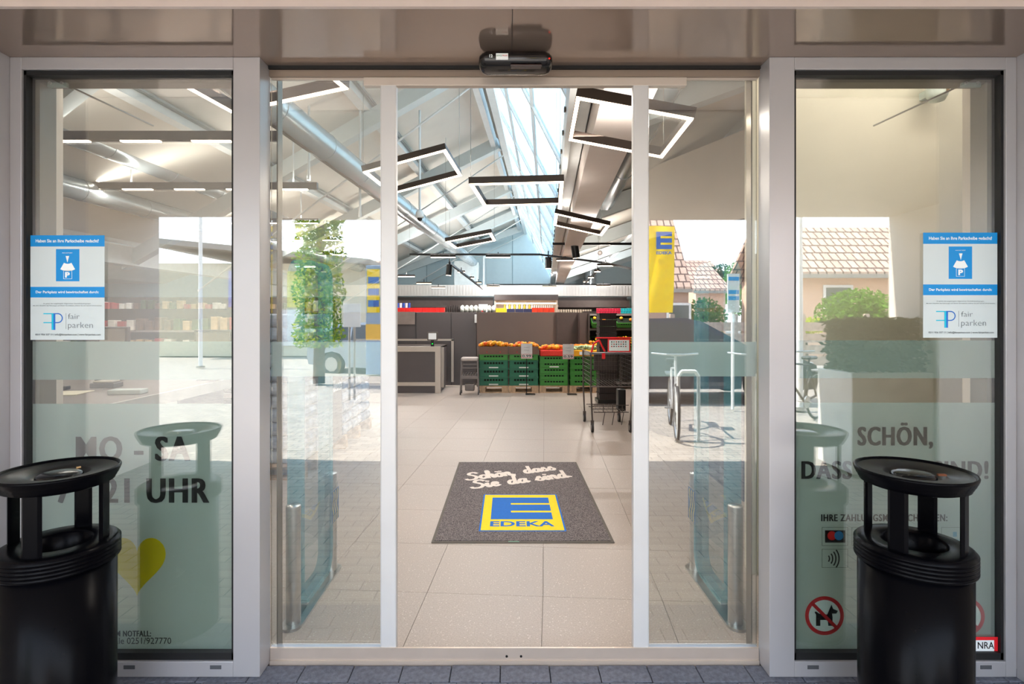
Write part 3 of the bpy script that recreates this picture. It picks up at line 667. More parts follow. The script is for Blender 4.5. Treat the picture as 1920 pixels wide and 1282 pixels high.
for x0 in (-2.77, -4.72, -6.67):
    k = MB(); z = zc(x0)-.09
    k.bar(bp(x0, Y0_, z), bp(x0, Y1_, z), .16, .12); p = struct(k.build('purlin_beam', whitesteel_m))
    for q in (.10, .13, .16):
        k = MB(); k.bar(bp(x0+q, Y0_, z+.045), bp(x0+q, Y1_, z+.045), .012, .03); k.build('cable_tray', mat('tray_grey', (150, 156, 156), .4, .3), p)
for x0 in (2.2, 4.0, 5.8):
    k = MB(); z = 3.05+SL*(x0-.55)-.07; k.bar(bp(x0, Y0_, z), bp(x0, Y1_, z), .14, .1); struct(k.build('purlin_beam', whitesteel_m))
# ducts
duct_m = mat('galvanised_duct', (190, 200, 204), .25, .55, .02, 12)
slot_m = mat('duct_slot', (96, 82, 72), .6)
def duct(x0, z, r, ya, yb, label, slots=True, ang=4.15):
    Dk = thing('air_duct', label, 'air duct', bp(x0, ya, z))
    o0 = bp(x0, ya, z); k = MB(); k.cyl(Vector((0, 0, 0)), bp(x0, yb, z)-o0, r, 32); k.build('tube', duct_m, Dk)
    n = int((yb-ya)/1.2)
    for i in range(1, n):
        y = ya+i*1.2; c = bp(x0, y, z)-o0; d = (bp(x0, y+.03, z)-o0); k = MB(); k.cyl(c, d, r+.006, 32); k.build('seam_ring', duct_m, Dk)
    if slots:
        y = ya+.1; 
        while y < min(yb-.9, 12):
            for q in range(4):
                a = ang+q*.17; k = MB(); off = Vector((math.cos(a)*(r+.001), 0, math.sin(a)*(r+.001)))
                k.bar(bp(x0, y, z)-o0+off, bp(x0, y+1.45, z)-o0+off, .022, .008, up=off); k.build('outlet_slot', slot_m, Dk)
            y += 1.8
    return Dk
duct(-2.7, 3.52, .165, 2.9, 20.4, 'long round silver air duct with slotted outlets under the main slope')
duct(-6.6, 3.25, .15, 5.2, 19, 'silver air duct lower down behind the rows of lamp bars', False)
duct(-5.9, 3.75, .17, 3.6, 12, 'short wide silver air duct high behind the opening hours panel', False)
Dk = duct(.80, 2.98, .10, 3.2, 7.2, 'pale bent air pipe beside the big box beam', False)
o0 = bp(.80, 3.2, 2.98); e = bp(.80, 7.2, 2.98)-o0; k = MB()
pts = [e+Vector((-.12*math.sin(t*PI/2/4)*1.0, .12*math.sin(t*PI/8), .12*(1-math.cos(t*PI/8)))) for t in range(5)]
k.path([e]+pts+[pts[-1]+Vector((-.02, 0, .3))], .10, 16); k.build('elbow', duct_m, Dk)
k = MB(); k.box(-.16, .0, 1.2, 2.2, -.1, .06); k.build('wrapped_lining', mat('salmon_wrap', (196, 150, 128), .6, 0, .05), Dk)
Dk = thing('air_duct', 'blue-lit standing air duct rising above the far cooling shelves', 'air duct', (3.05, 20, 2.7))
k = MB(); k.cyl((0, 0, -.2), (0, 0, .75), .21, 24); k.cyl((0, 0, .75), (2.0, -1.6, 2.1), .21, 24); k.build('tube', duct_m, Dk)

part_dark = mat('dim_interior_brown', (92, 82, 76), .5, 0, .03, 2)  # dimness of the shop interior put into the colour
# end wall of the hall, side wall, cross beams
gable_m = mat('gable_panel', (200, 216, 220), .55, 0, .01)
k = MB(); k.box(-24, 12, Y1_, Y1_+.2, -.1, 7); WB = struct(k.build('wall_back', gable_m), 'pale panelled end wall of the hall')
for q in (961, 1050, 880, 800):
    k = MB(); p = px(q, 500, 21.98); k.box(p.x-.012, p.x+.012, 21.985, 22.0, 2.5, 5.2); k.build('panel_joint', mat('joint_blue', (120, 150, 160), .5), WB)
k = MB(); k.box(-9.5, 9.5, 18.6, 18.9, zz(555, 18.6), zz(534, 18.6)); FB = struct(k.build('fascia_beam', mat('fascia_white', (226, 220, 214), .5, 0, .01)), 'white ribbed fascia above the far shelves')
for i in range(90):
    k = MB(); x = -4.6+i*.105; k.box(x, x+.02, 18.575, 18.6, zz(554, 18.6), zz(536, 18.6)); k.build('rib', MATS['fascia_white'], FB)
k = MB(); k.box(-24, -23.8, 2.3, 22, 0, 6); struct(k.build('wall_left', wallin_m), 'far side wall of the hall')
k = MB(); k.prism([(1.74, 7.0), (3.42, 3.1), (3.6, 3.1), (1.9, 7.15)], 2, 2.45, 3.35); struct(k.build('wall_right', wallin_m), 'slanting cream interior wall beside the shopping cart')
k = MB(); k.prism([(1.74, 7.0), (3.42, 3.1), (3.6, 3.1), (1.9, 7.15)], 2, 0, 2.45); struct(k.build('wall_right_dark_infill', part_dark), 'dark infill standing in for the dim interior below the slanting cream bulkhead')  # added in place of the dim interior so the mirrored car shows
k = MB(); k.box(9, 9.2, 2.4, 22, 0, 6); struct(k.build('wall_right_far', wallin_m), 'far right wall of the hall')
k = MB(); k.box(1.62, 2.6, 2.75, 2.8, 0, 2.5) if False else None
k = MB(); k.box(1.36, 2.6, 3.0, 3.1, 0, 4.4); struct(k.build('wall_pier', mat('pier_plaster', (206, 200, 182), .7, 0, .02, 2)), 'cream pier close behind the payment icons panel')
S = thing('alarm_box', 'white alarm box high on the cream pier behind glass', 'alarm box', (1.36, 2.93, 2.43))
c = px(1757, 168, 2.9); S.location = c
k = MB(); k.lathe([(0, -.07), (.035, -.06), (.05, -.03), (.05, .07), (.04, .085), (0, .088)], n=20); k.build('housing', mat('alarm_white', (205, 216, 208), .4), S)
k = MB(); k.box(.01, .022, -.056, -.04, -.03, .08); k.build('strip', mat('rust_brown', (110, 84, 50), .6, 0, .2, 60), S)
k = MB(); k.box(-.02, .02, .0, .10, -.02, .02); k.build('wall_mount', MATS['alarm_white'], S)
ld = bpy.data.lights.new('pier_fill_light', 'AREA'); ld.shape = 'RECTANGLE'; ld.size = 1.2; ld.size_y = .1; ld.energy = 9; ld.color = (1, .93, .84)  # added unseen fill that brightens the pier, no fitting here
lo = bpy.data.objects.new('pier_fill_light', ld); C.objects.link(lo); lo.location = (2.1, 2.55, 3.0); lo.rotation_euler = (.25, 0, 0)
# dark totem sign
S = thing('sign_totem', 'tall dark grey sign board with logo at the edge of the doorway', 'sign', (1.84, 4.2, 0))
k = MB(); k.box(-.01, .13, 0, .9, 0, 2.17, .003); k.build('board', mat('totem_grey', (62, 64, 72), .45), S)
k = MB(); k.box(.005, .055, -.002, .0, 1.93, 2.13) ; k.build('logo', yellow_m, S)
for a in (1.965, 2.01, 2.055): 
    k = MB(); k.box(.012, .048, -.004, -.002, a+.008, a+.038); k.build('logo', logoblue_m, S)
textobj('lettering', "'s", .065, .11, 1.98, 2.08, -.003, tex_white, S, .02)

# ---------------------------------------------------------------- LAMPS
def shape_lamp(corners, scale, bar, label, nm='ring_pendant', hb=.058):
    r = np.array([((x-CX)/F, 1, (CY-y)/F) for x, y in corners]); M = np.array([r[0], -r[1], r[2], -r[3]]).T
    u, s_, v = np.linalg.svd(M); d = v[-1]; d = d/d.mean()*scale; P = [Vector(r[i]*d[i]+np.array([0, 0, H])) for i in range(4)]
    c = sum(P, Vector())/4; L = thing(nm, label, 'pendant lamp', c); P = [p-c for p in P]
    nrm = (P[1]-P[0]).cross(P[3]-P[0]).normalized()
    if nrm.z < 0: nrm = -nrm
    wd = bar
    inn = [p*(1-0) for p in P]
    def ins(P, t):
        out = []
        for i in range(4):
            a = (P[(i+1) % 4]-P[i]).normalized(); b = (P[(i-1) % 4]-P[i]).normalized(); out.append(P[i]+(a+b)*t)
        return out
    Q = ins(P, wd)
    k = MB(); v = [p+nrm*.008 for p in P]+[p+nrm*.008 for p in Q]+[p+nrm*hb for p in P]+[p+nrm*hb for p in Q]; f = []
    for i in range(4):
        j = (i+1) % 4; f += [(i, j, 4+j, 4+i), (8+i, 12+i, 12+j, 8+j), (i, 8+i, 8+j, j), (4+i, 4+j, 12+j, 12+i)]
    k.add(v, f); k.build('frame', blackbar_m, L)
    P2 = ins(P, .004); Q2 = ins(P, wd-.004)
    k = MB(); v = [p for p in P2]+[p for p in Q2]+[p+nrm*.008 for p in P2]+[p+nrm*.008 for p in Q2]; f = []
    for i in range(4):
        j = (i+1) % 4; f += [(i, j, 4+j, 4+i), (i, 8+i, 8+j, j), (4+i, 4+j, 12+j, 12+i)]
    k.add(v, f); k.build('light_strip', ledw, L)
    for i in (0, 2):
        k = MB(); top = P[i]*.96+nrm*hb; k.cyl(top, top+Vector((0, 0, 1.3)), .0022, 5); k.build('hanging_wire', mat('wire_grey', (150, 150, 146), .4, .6), L)
    # a soft light under the strip
    ld = bpy.data.lights.new('lamp_light', 'AREA'); ld.shape = 'RECTANGLE'; ld.size = (P[1]-P[0]).length; ld.size_y = .05; ld.energy = 9*LED_POWER; ld.color = (1, .91, .82)
    lo = bpy.data.objects.new('lamp_light', ld); C.objects.link(lo); lo.parent = L; m_ = (P[0]+P[1])/2-nrm*.01
    lo.location = m_; lo.rotation_euler = Matrix(((P[1]-P[0]).normalized(), nrm.cross((P[1]-P[0]).normalized()), nrm)).transposed().to_euler()
    ceiling_fill(L, (P[2]+P[3])/2+nrm*.075, (P[1]-P[0]).length, 6)
    return L
def ceiling_fill(L, loc, length, power):  # upward fill added to brighten the roof, besides the lamps' own strips
    ld = bpy.data.lights.new('ceiling_fill', 'AREA'); ld.shape = 'RECTANGLE'; ld.size = length; ld.size_y = .05; ld.energy = power*UP_POWER; ld.color = (1, .93, .85)
    lo = bpy.data.objects.new('ceiling_fill', ld); C.objects.link(lo); lo.parent = L; lo.location = loc; lo.rotation_euler = (PI, 0, 0)
shape_lamp([(1079, 182.6), (1302, 223.7), (1243, 297.5), (1065, 263.8)], 2.9, .027, 'large tilted rectangular ring lamp nearest the box beam')
shape_lamp([(679.7, 323.4), (836.9, 280.9), (866.9, 329.6), (733.3, 365)], 4.832, .036, 'rectangular ring lamp hanging beside the long air duct')
shape_lamp([(878.8, 346), (1057.8, 341.3), (1054, 383.4), (906, 387.2)], 4.536, .036, 'almost level rectangular ring lamp below the skylight')
shape_lamp([(1039.5, 400.5), (1143.5, 424), (1128.8, 442.5), (1037.5, 422.5)], 6.489, .044, 'small looking ring lamp just above the short black track')
shape_lamp([(835.3, 454), (922.5, 437), (930, 451.3), (853, 466.3)], 7.434, .044, 'farthest ring lamp above the long black track')
shape_lamp([(121, 41), (385, -48), (654.7, 168), (436, 214)], 3.15, .034, 'ring lamp cut off by the door header above the duct', hb=.085)
def lampbar(xr, y_led, Y, n_led, led_w, pitch, thick, label, off=0.5, power=26):
    p = px(xr, y_led, Y); L = thing('lamp_bar', label, 'pendant lamp', p)
    length = n_led*pitch+off; h = thick/F*Y
    k = MB(); k.box(-length, 0, -.03, .03, .012, .012+h); k.build('housing', blackbar_m, L)
    k = MB(); k.box(0, .004, -.03, .03, .012, .012+h); k.build('end_cap', mat('cap_blue_grey', (110, 140, 160), .4), L)
    for i in range(n_led):
        x1 = -off-i*pitch
        k = MB(); k.box(x1-led_w, x1, -.025, .025, .0, .012); k.build('light_strip', ledw, L)
    for q in (-.35, -length*.5):
        k = MB(); k.cyl((q, 0, .012+h), (q, 0, 1.2), .012, 8); k.build('hanging_rod', whitesteel_m, L)
    ld = bpy.data.lights.new('lamp_light', 'AREA'); ld.shape = 'RECTANGLE'; ld.size = length; ld.size_y = .05; ld.energy = power*LED_POWER; ld.color = (1, .92, .85)
    lo = bpy.data.objects.new('lamp_light', ld); C.objects.link(lo); lo.parent = L; lo.location = (-length/2, 0, -.012); ceiling_fill(L, (-length/2, 0, .03+h), length, power*.28)
    return L
def dist(Y): return Y/F
lampbar(522, 266, 5.7, 6, .41, .75, 17, 'nearest long lamp bar, its end showing behind the door edge', .5, 90)
lampbar(595, 356, 7.8, 7, .42, .75, 12, 'second lamp bar back, ending above the air duct slots', .14, 90)
lampbar(598, 419, 10.5, 7, .42, .75, 8, 'third lamp bar back, level with the tree reflection', .03, 90)
lampbar(640, 451, 13.1, 8, .42, .75, 7, 'fourth lamp bar back, crossing the tree reflection', .03, 80)
lampbar(700, 478, 15.7, 9, .42, .75, 6, 'fifth lamp bar back, low behind the door', .03, 70)
k0 = thing('track_bar', 'slim dark bar at the top corner beside the glass clamp', 'lamp bar', px(232, 156, 4.6))
k = MB(); k.box(-1.2, 0, -.02, .02, 0, .05); k.build('housing', blackbar_m, k0); k = MB(); k.box(0, .004, -.02, .02, 0, .05); k.build('end_cap', MATS['cap_blue_grey'], k0)
# spot lamp top left
def spot(p, label, s=1.0, d=(0, 0, -1), lit=True):
    S = thing('spot_lamp', label, 'spot lamp', p)
    d = Vector(d).normalized(); k = MB(); k.cyl((0, 0, 0), d*.16*s, .045*s, 14); k.build('can', black_m, S)
    k = MB(); k.cyl((0, 0, 0), (0, 0, .09*s), .012, 8); k.build('stem', black_m, S)
    if lit: k = MB(); k.cyl(d*.16*s, d*.163*s, .038*s, 14); k.build('lens', ledw, S)
    return S
S = spot(px(72, 190, 4.6), 'grey spot lamp high at the glass edge above the parking notice', 1.2, (.15, -.1, -1))
# black tracks
def track(pts, label, r=.02):
    o = Vector(pts[0]); S = thing('light_track', label, 'light track', o); k = MB()
    for a, b in zip(pts[:-1], pts[1:]): k.bar(Vector(a)-o, Vector(b)-o, r*2, r*2)
    k.build('rail', black_m, S)
    for p in (pts[0], pts[-1]):
        k = MB(); q = Vector(p)-o; k.cyl(q, q+Vector((0, 0, 1.0)), .003, 5); k.build('hanging_wire', MATS['wire_grey'], S)
    return S
track([px(768, 477, 11.5), px(1012, 477, 11.5), px(1130, 492, 10.4), px(1245, 517, 9)], 'long bent black light track in front of the end wall')
track([px(1036, 457, 9.5), px(1190, 457, 9.5)], 'short black light track above the spot lamp')
track([px(912, 533.5, 17), px(1240, 533, 17)], 'thin black light track just above the ribbed fascia')
track([px(843, 493, 10.5), px(905, 541, 16)], 'black track running away beneath the air duct end')
track([px(1122, 505, 11), px(1094, 533, 16)], 'black track running away above the produce shelf')
spot(px(1077, 458, 9.45), 'black spot lamp on the short track beside the box beam', 1.5, (.15, .1, -1))
spot(px(1028, 482, 11.4), 'round black spot lamp under the bent track', 1.5, (0, 0, -1))
spot(px(843, 496, 10.5), 'black spot lamp at the near end of the track under the duct', 1.3, (-.1, 0, -1))
for i, (x, y, Y, wd, l) in enumerate([(831, 483, 11.5, 47, 'under the bent track beside the air duct'), (934, 483, 11.5, 46, 'under the middle of the bent track'), (1060, 489, 11, 34, 'under the bent track beyond the skylight foot'),
        (1135, 499, 10.2, 30, 'under the sloping end of the bent track'), (865, 511, 12.5, 14, 'first on the track under the duct'), (883, 522, 14, 12, 'second on the track under the duct'), (897, 531, 15.5, 12, 'last on the track under the duct'),
        (925, 538, 17, 24, 'under the thin track, end nearest the air handling unit'), (1030, 538, 17, 26, 'under the thin track below the skylight'), (1131, 537, 17, 26, 'under the thin track beside the standing duct'),
        (1120, 510, 11.2, 12, 'nearest on the short track above the produce'), (1108, 521, 13, 11, 'middle on the short track above the produce'), (1099, 529, 15, 11, 'farthest on the short track above the produce'),
        (762, 519, 13, 32, 'low beside the door stile, upper one'), (795, 532, 15, 28, 'low beside the door stile, middle one'), (822, 540, 16.5, 26, 'low beside the door stile, lower one')]):
    S = thing('linear_lamp', 'small warm linear lamp '+l, 'lamp', px(x, y, Y)); w_ = wd/F*Y
    k = MB(); k.box(-w_/2, w_/2, -.03, .03, .012, .05); k.build('housing', blackbar_m, S); k = MB(); k.box(-w_/2+.01, w_/2-.01, -.027, .027, 0, .012); k.build('light_strip', ledw, S)
    k = MB(); k.cyl((0, 0, .05), (0, 0, .12), .01, 6); k.build('stem', black_m, S)
    if i in (0, 1, 3, 5, 7, 9, 11, 13):
        ceiling_fill(S, (0, 0, .07), w_, 14 if Y < 12 else 30)
    if i in (7, 8, 9, 11, 14):   # added fill lights that brighten the end wall, no fittings of their own
        ld = bpy.data.lights.new('end_wall_fill', 'AREA'); ld.shape = 'RECTANGLE'; ld.size = w_; ld.size_y = .06; ld.energy = 40*UP_POWER; ld.color = (.95, .98, 1)
        lo = bpy.data.objects.new('end_wall_fill', ld); C.objects.link(lo); lo.parent = S; lo.location = (0, .06, .35); lo.rotation_euler = (PI/2+.85, 0, 0)
    if i in (0, 1, 3, 5, 7, 9, 11, 13):
        ld = bpy.data.lights.new('lamp_light', 'AREA'); ld.shape = 'RECTANGLE'; ld.size = w_; ld.size_y = .05; ld.energy = 38*LED_POWER; ld.color = (1, .92, .85)
        lo = bpy.data.objects.new('lamp_light', ld); C.objects.link(lo); lo.parent = S; lo.location = (0, 0, -.012)
# hanging white rods and camera dome
for i, (x, y0, y1, Y, l) in enumerate(((579, 120, 335, 7.8, 'behind the lit ring lamp end'), (675, 178, 405, 8.2, 'crossing the air duct'), (728, 130, 430, 8.2, 'beside the first door stile'))):
    a = px(x, y0, Y); b = px(x, y1, Y); S = thing('hanging_pole', 'white suspension pole '+l, 'pole', b)
    k = MB(); k.cyl((0, 0, 0), (0, 0, a.z-b.z), .018, 10); k.build('tube', whitesteel_m, S); k = MB(); k.cyl((0, 0, -.02), (0, 0, .05), .026, 10); k.build('end_fitting', whitesteel_m, S)
b = px(787, 395, 8.6); S = thing('security_camera', 'white dome camera on a long pole in front of the duct', 'camera', b)
k = MB(); k.cyl((0, 0, 0), (0, 0, 1.6), .018, 10); k.build('pole', whitesteel_m, S)
k = MB(); k.lathe([(0, .02), (.03, .015), (.062, -.03), (.066, -.09), (.055, -.115), (0, -.115)], n=24); k.build('housing', white_m, S)
k = MB(); k.lathe([(.04, -.115), (.036, -.145), (.02, -.165), (0, -.17)], n=20); k.build('lens_dome', black_m, S)
# ventilation unit boxes at the gable
S = thing('ventilation_unit', 'pale square ventilation unit under the far duct end', 'ventilation unit', (px(890, 540, 19.6).x, 19.6, 2.56))
k = MB(); k.box(-.75, .02, 0, .7, 0, 1.0, .01); k.box(.02, .14, .1, .6, .05, .95); k.build('casing', mat('unit_grey', (196, 204, 204), .4, .3), S)
k = MB(); k.box(.3, .36, .1, .2, 0, 1.1); k.box(.3, .95, .1, .2, 1.1, 1.2) ; k.build('pipe', MATS['unit_grey'], S)
S = thing('smoke_detector_globe', 'pale globe detector hanging on the slope beyond the box beam', 'detector', px(1125, 474, 11))
k = MB(); k.ico((0, 0, 0), .05, 2); k.build('globe', mat('globe_pale', (210, 200, 196), .4), S); k = MB(); k.cyl((0, 0, .04), (0, 0, .5), .005, 6); k.build('stem', whitesteel_m, S)

# ---------------------------------------------------------------- PARTITION, COUNTER
part_m = mat('partition_charcoal', (84, 77, 77), .42, 0, .02, 2)
part2_m = mat('partition_brown', (108, 92, 84), .42, 0, .02, 2)
k = MB(); k.box(px(560, 600, 11.66).x, px(893, 600, 11.66).x, 11.66, 11.72, 0, 1.58, .003); WP = struct(k.build('wall_partition', part_m), 'charcoal partition behind the self checkout counter')
for q in (846, 780):
    k = MB(); x = px(q, 600, 11.65).x; k.box(x-.004, x+.004, 11.655, 11.66, 0, 1.57); k.build('panel_joint', gasket_m, WP)
k = MB(); x = px(892.5, 0, 11.64).x; k.box(x-.03, x+.02, 11.62, 11.66, 1.35, 1.53, .005); k.build('handle', white_m, WP)
k = MB(); k.box(px(894, 600, 11.4).x, px(1072, 600, 11.4).x, 11.4, 11.5, 0, 1.575, .003); struct(k.build('wall_partition_brown', part2_m), 'brown partition behind the fruit crates')
k = MB(); k.box(px(1047, 600, 11.0).x, px(1089, 600, 11.0).x, 11.3, 11.4, 0, 1.57); k.box(px(1087, 600, 11.0).x, px(1105, 600, 11.0).x, 11.0, 11.4, 0, 1.565); struct(k.build('wall_partition_end', mat('partition_dark', (70, 58, 54), .4)), 'dark end piece of the partition beside the produce shelf')
# counter
S = thing('checkout_counter', 'grey framed counter with dark panels and a small screen', 'counter', (0, 10.4, 0))
edge_m = mat('counter_edge', (196, 184, 172), .35, .3, .01)
Y = 10.4
x0, x1 = px(640, 0, Y).x, px(826, 0, Y).x
k = MB(); k.box(x0, x1, 0, .06, .70+.1, .90); k.box(x0, x1-.1, 0, .06, .14, .21); k.box(x1-.105, x1, 0, .06, 0, .80); k.build('front_frame', edge_m, S)
k = MB(); k.box(x0, x1-.105, .02, .05, 0, .8); k.build('front_panel', part_m, S)
k = MB(); k.box(x0, x1, .06, 1.1, .86, .90); k.build('worktop', mat('worktop_dark', (66, 58, 54), .4), S)
k = MB(); k.box(x1-.02, x1, .05, 1.1, .05, .88); k.build('side_panel', part_m, S)
k = MB(); k.box(x1, x1+.05, .1, .14, .1, .88); k.box(x1+.1, x1+.15, 1.0, 1.05, .1, 1.0); k.box(x0, x1+.15, 1.0, 1.05, .97, 1.01); k.build('rail', edge_m, S)
S = thing('payment_terminal', 'small tilted screen on a black post on the counter', 'screen', px(811, 651, 10.45))
k = MB(); k.box(-.03, .03, -.02, .02, 0, .14); k.build('post', black_m, S)
k = MB(); k.box(-.10, .10, -.02, .01, .13, .30, .01); k.build('bezel', mat('bezel_grey', (96, 88, 82), .4), S)
k = MB(); k.box(-.075, .075, -.0225, -.02, .155, .275); k.build('display', emis('screen_glow', (225, 222, 216), .75), S)
k = MB(); k.ico((0, -.022, .07), .014, 1); k.build('status_light', emis('green_led', (20, 220, 60), 2), S)
S = thing('wall_panel', 'pale steel sheet on the partition beside the door stile', 'panel', px(756, 608, 11.6))
k = MB(); k.box(-.5, .25, 0, .02, 0, .27); k.build('sheet', mat('sheet_taupe', (150, 136, 130), .3, .4), S)
# basket trolley
S = thing('basket_trolley', 'low grey wheeled basket trolley beside the green crates', 'trolley', (px(881, 0, 10.3).x, 10.3, 0))
tr_m = mat('trolley_grey', (116, 108, 104), .4, .4)
k = MB(); k.box(-.16, .16, -.14, .14, .64, .70, .02); k.build('top_tray', mat('tray_light', (176, 166, 160), .4, .2), S)
k = MB()
for sx in (-1, 1):
    for sy in (-1, 1): k.bar((sx*.15, sy*.12, .64), (sx*.17, sy*.13, .06), .02, .02)
for z in (.5, .57): k.box(-.155, .155, -.13, -.115, z, z+.015)
k.build('legs', tr_m, S); k = MB(); k.box(-.15, .15, -.13, .13, .30, .36); k.build('middle_tray', tr_m, S)
for z in range(6): k = MB(); k.box(-.13+.05*z, -.12+.05*z, -.135, .13, .36, .40); k.build('tray_rib', tr_m, S)
for sx in (-1, 1):
    for sy in (-1, 1):
        k = MB(); k.cyl((sx*.17-.012, sy*.13, .03), (sx*.17+.012, sy*.13, .03), .03, 12); k.build('wheel', mat('wheel_grey', (70, 66, 64), .5), S)
k = MB(); k.box(-.09, .09, -.05, .1, .06, .2, .02); k.build('folded_basket', tr_m, S)

# ---------------------------------------------------------------- CRATES with fruit
def crate_mesh(h, m, lab):
    k = MB(); w_, d = .57, .38; t = .012
    k.box(-w_/2, w_/2, 0, t, .0, h*.34); k.box(-w_/2, w_/2, 0, t, h*.78, h*.98); k.box(-w_/2, w_/2, 0, t, h*.34, h*.52)
    n = 7
    for i in range(n+1):
        x = -w_*.34+i*(w_*.68/n); k.box(x-.008, x+.008, 0, t, h*.5, h*.8)
    k.box(-w_/2, -w_*.35, 0, t, h*.5, h*.8); k.box(w_*.35, w_/2, 0, t, h*.5, h*.8)
    k.box(-w_/2, -w_/2+t, 0, d, 0, h*.98); k.box(w_/2-t, w_/2, 0, d, 0, h*.98); k.box(-w_/2, w_/2, d-t, d, 0, h*.98); k.box(-w_/2, w_/2, 0, d, 0, t)
    k.box(-w_/2-.004, w_/2+.004, -.006, .006, h*.9, h*.985); k.box(-w_/2-.003, w_/2+.003, -.004, .004, .0, h*.07)
    for x in (-.24, -.12, .12, .24): k.box(x-.006, x+.006, -.006, 0, h*.05, h*.45)
    return k.mesh('crate_body', m)
dg = mat('crate_dark_green', (8, 96, 66), .45, 0, .03); lg = mat('crate_light_green', (52, 128, 42), .45, 0, .03)
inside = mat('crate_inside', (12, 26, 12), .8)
cm = {'d': crate_mesh(.163, dg, ''), 'l': crate_mesh(.113, lg, '')}
ins_mesh = {}
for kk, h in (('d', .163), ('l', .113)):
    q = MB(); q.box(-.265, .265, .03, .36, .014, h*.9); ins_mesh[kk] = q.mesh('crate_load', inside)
lbm = MB(); lbm.box(-.09, .09, -.01, -.006, .012, .034); lab_mesh = lbm.mesh('paper_label', mat('paper_label', (206, 212, 204), .6))
orde = ['bottom', 'second', 'third', 'fourth', 'fifth', 'sixth']
YC = 10.42
def stack(xc, tiers, desc, labels):
    x = px(xc, 0, YC).x; z = .145
    for i, t in enumerate(tiers):
        C_ = thing('produce_crate', '%s green crate, %s from the floor, in %s' % ('dark' if t == 'd' else 'light', orde[i], desc), 'crate', (x, YC, z), 0, 'stacked green produce crates')
        for me, nm in ((cm[t], 'crate_body'), (ins_mesh[t], 'crate_load')):
            o = bpy.data.objects.new(nm, me); C.objects.link(o); o.parent = C_
        if i in labels:
            o = bpy.data.objects.new('paper_label', lab_mesh); C.objects.link(o); o.parent = C_
        z += {'d': .163, 'l': .113}[t]
    return x, z
pal_m = mat('pallet_wood', (176, 146, 116), .75, 0, .12, 20)
def pallet(x, y, label, w_=.6, d=.8):
    P = thing('wooden_pallet', label, 'pallet', (x, y, 0))
    for i in range(3):
        k = MB(); yy = .0+i*(d-.1)/2; k.box(-w_/2, w_/2, yy, yy+.1, .115, .142); k.build('top_board', pal_m, P)
        k = MB(); k.box(-w_/2, w_/2, yy, yy+.1, .0, .02); k.build('bottom_board', pal_m, P)
        for sx in (-w_/2, w_/2-.13):
            k = MB(); k.box(sx, sx+.13, yy, yy+.1, .02, .115); k.build('block', pal_m, P)
    return P
xs = (925.5, 982, 1039, 1096)
names = ('the stack beside the basket trolley', 'the stack behind the 0.99 sign', 'the stack under the red netted fruit', 'the stack under the yellow box')
for q, nm in zip(xs, ('beside the basket trolley', 'behind the 0.99 sign post', 'under the red fruit stack', 'next to the shopping cart')):
    pallet(px(q, 0, YC).x, YC, 'small wooden pallet under green crates '+nm, .575, .56)
tops = [stack(xs[0], 'dddl', names[0], (0, 1, 2)), stack(xs[1], 'dddl', names[1], (0, 1, 2)), stack(xs[2], 'lllll', names[2], (3,)), stack(xs[3], 'lllll', names[3], ())]
box_m = mat('brown_carton', (104, 76, 62), .6, 0, .03)
for i in (0, 1):
    x, z = tops[i]; B = thing('fruit_carton', 'dark brown fruit carton on %s' % names[i], 'carton', (x, YC, z))
    k = MB(); k.box(-.28, .28, 0, .012, 0, .15); k.box(-.28, .28, .36, .372, 0, .15); k.box(-.28, -.268, .0121, .36, 0, .15); k.box(.268, .28, .0121, .36, 0, .15); k.box(-.266, .266, .013, .359, .001, .13); k.build('carton', box_m, B)
    for sx in (-.13, .13): k = MB(); k.ico((sx, -.002, .045), .012, 1, (1, .3, 1)); k.build('sticker_dot', print_red, B)
fr_cols = [mat('peach_orange', (244, 140, 20), .5, 0, .1, 30), mat('peach_red', (240, 96, 30), .5, 0, .12, 30), mat('peach_yellow', (250, 176, 34), .5, 0, .08, 30)]
fm = []
for m in fr_cols:
    q = MB(); q.ico((0, 0, 0), .036, 2, (1, 1, .92)); fm.append(q.mesh('peach', m))
def fruit(n, x, z, label, group, cols, zoff=0, hw=.25, name='peach'):
    for i in range(n):
        o = bpy.data.objects.new(name, fm[R.choice(cols)]); C.objects.link(o)
        yy = R.uniform(.04, .33); xx_ = R.uniform(-hw, hw)*1.06; hump = .06*(1-(xx_/hw)**2*.7)
        o.location = (x+xx_, YC+yy, z+zoff+.012+R.uniform(.0, 1)*hump+.01); o.rotation_euler = (R.random()*3, R.random()*3, 0); tag(o, label, 'fruit', group)
fruit(62, tops[0][0], tops[0][1], 'orange peach heaped in the carton beside the basket trolley', 'peaches in the first carton', (0, 2, 1, 0, 2), .15)
fruit(62, tops[1][0], tops[1][1], 'orange peach heaped in the carton behind the 0.99 sign', 'peaches in the second carton', (0, 2, 1, 0, 2), .14)
fruit(58, tops[2][0], tops[2][1], 'red-orange nectarine heaped above the red net cloth', 'nectarines in the third heap', (0, 1, 2), .12, .25, 'nectarine')
x, z = tops[2]; S = thing('red_net_box', 'red net covered fruit box on the light green crates', 'box', (x, YC, z))
rn = mat('red_net', (206, 40, 22), .6, 0, .15, 90); q = MB(); q.box(-.27, .27, -.01, .37, 0, .12, .02); q.build('netting', rn, S)
x, z = tops[3]; S = thing('yellow_fruit_box', 'yellow printed carton behind the 0.59 sign', 'box', (x, YC, z))
q = MB(); q.box(-.28, .28, -.01, .37, 0, .12, .01); q.build('carton', mat('yellow_carton', (240, 168, 20), .6, 0, .04), S); q = MB(); q.box(-.1, .14, -.014, -.01, .03, .09); q.build('print', tex_white, S)
bagm = mat('veg_bag_green', (150, 172, 130), .5, 0, .5, 22); carm = mat('carrot_orange', (236, 132, 24), .6, 0, .1)
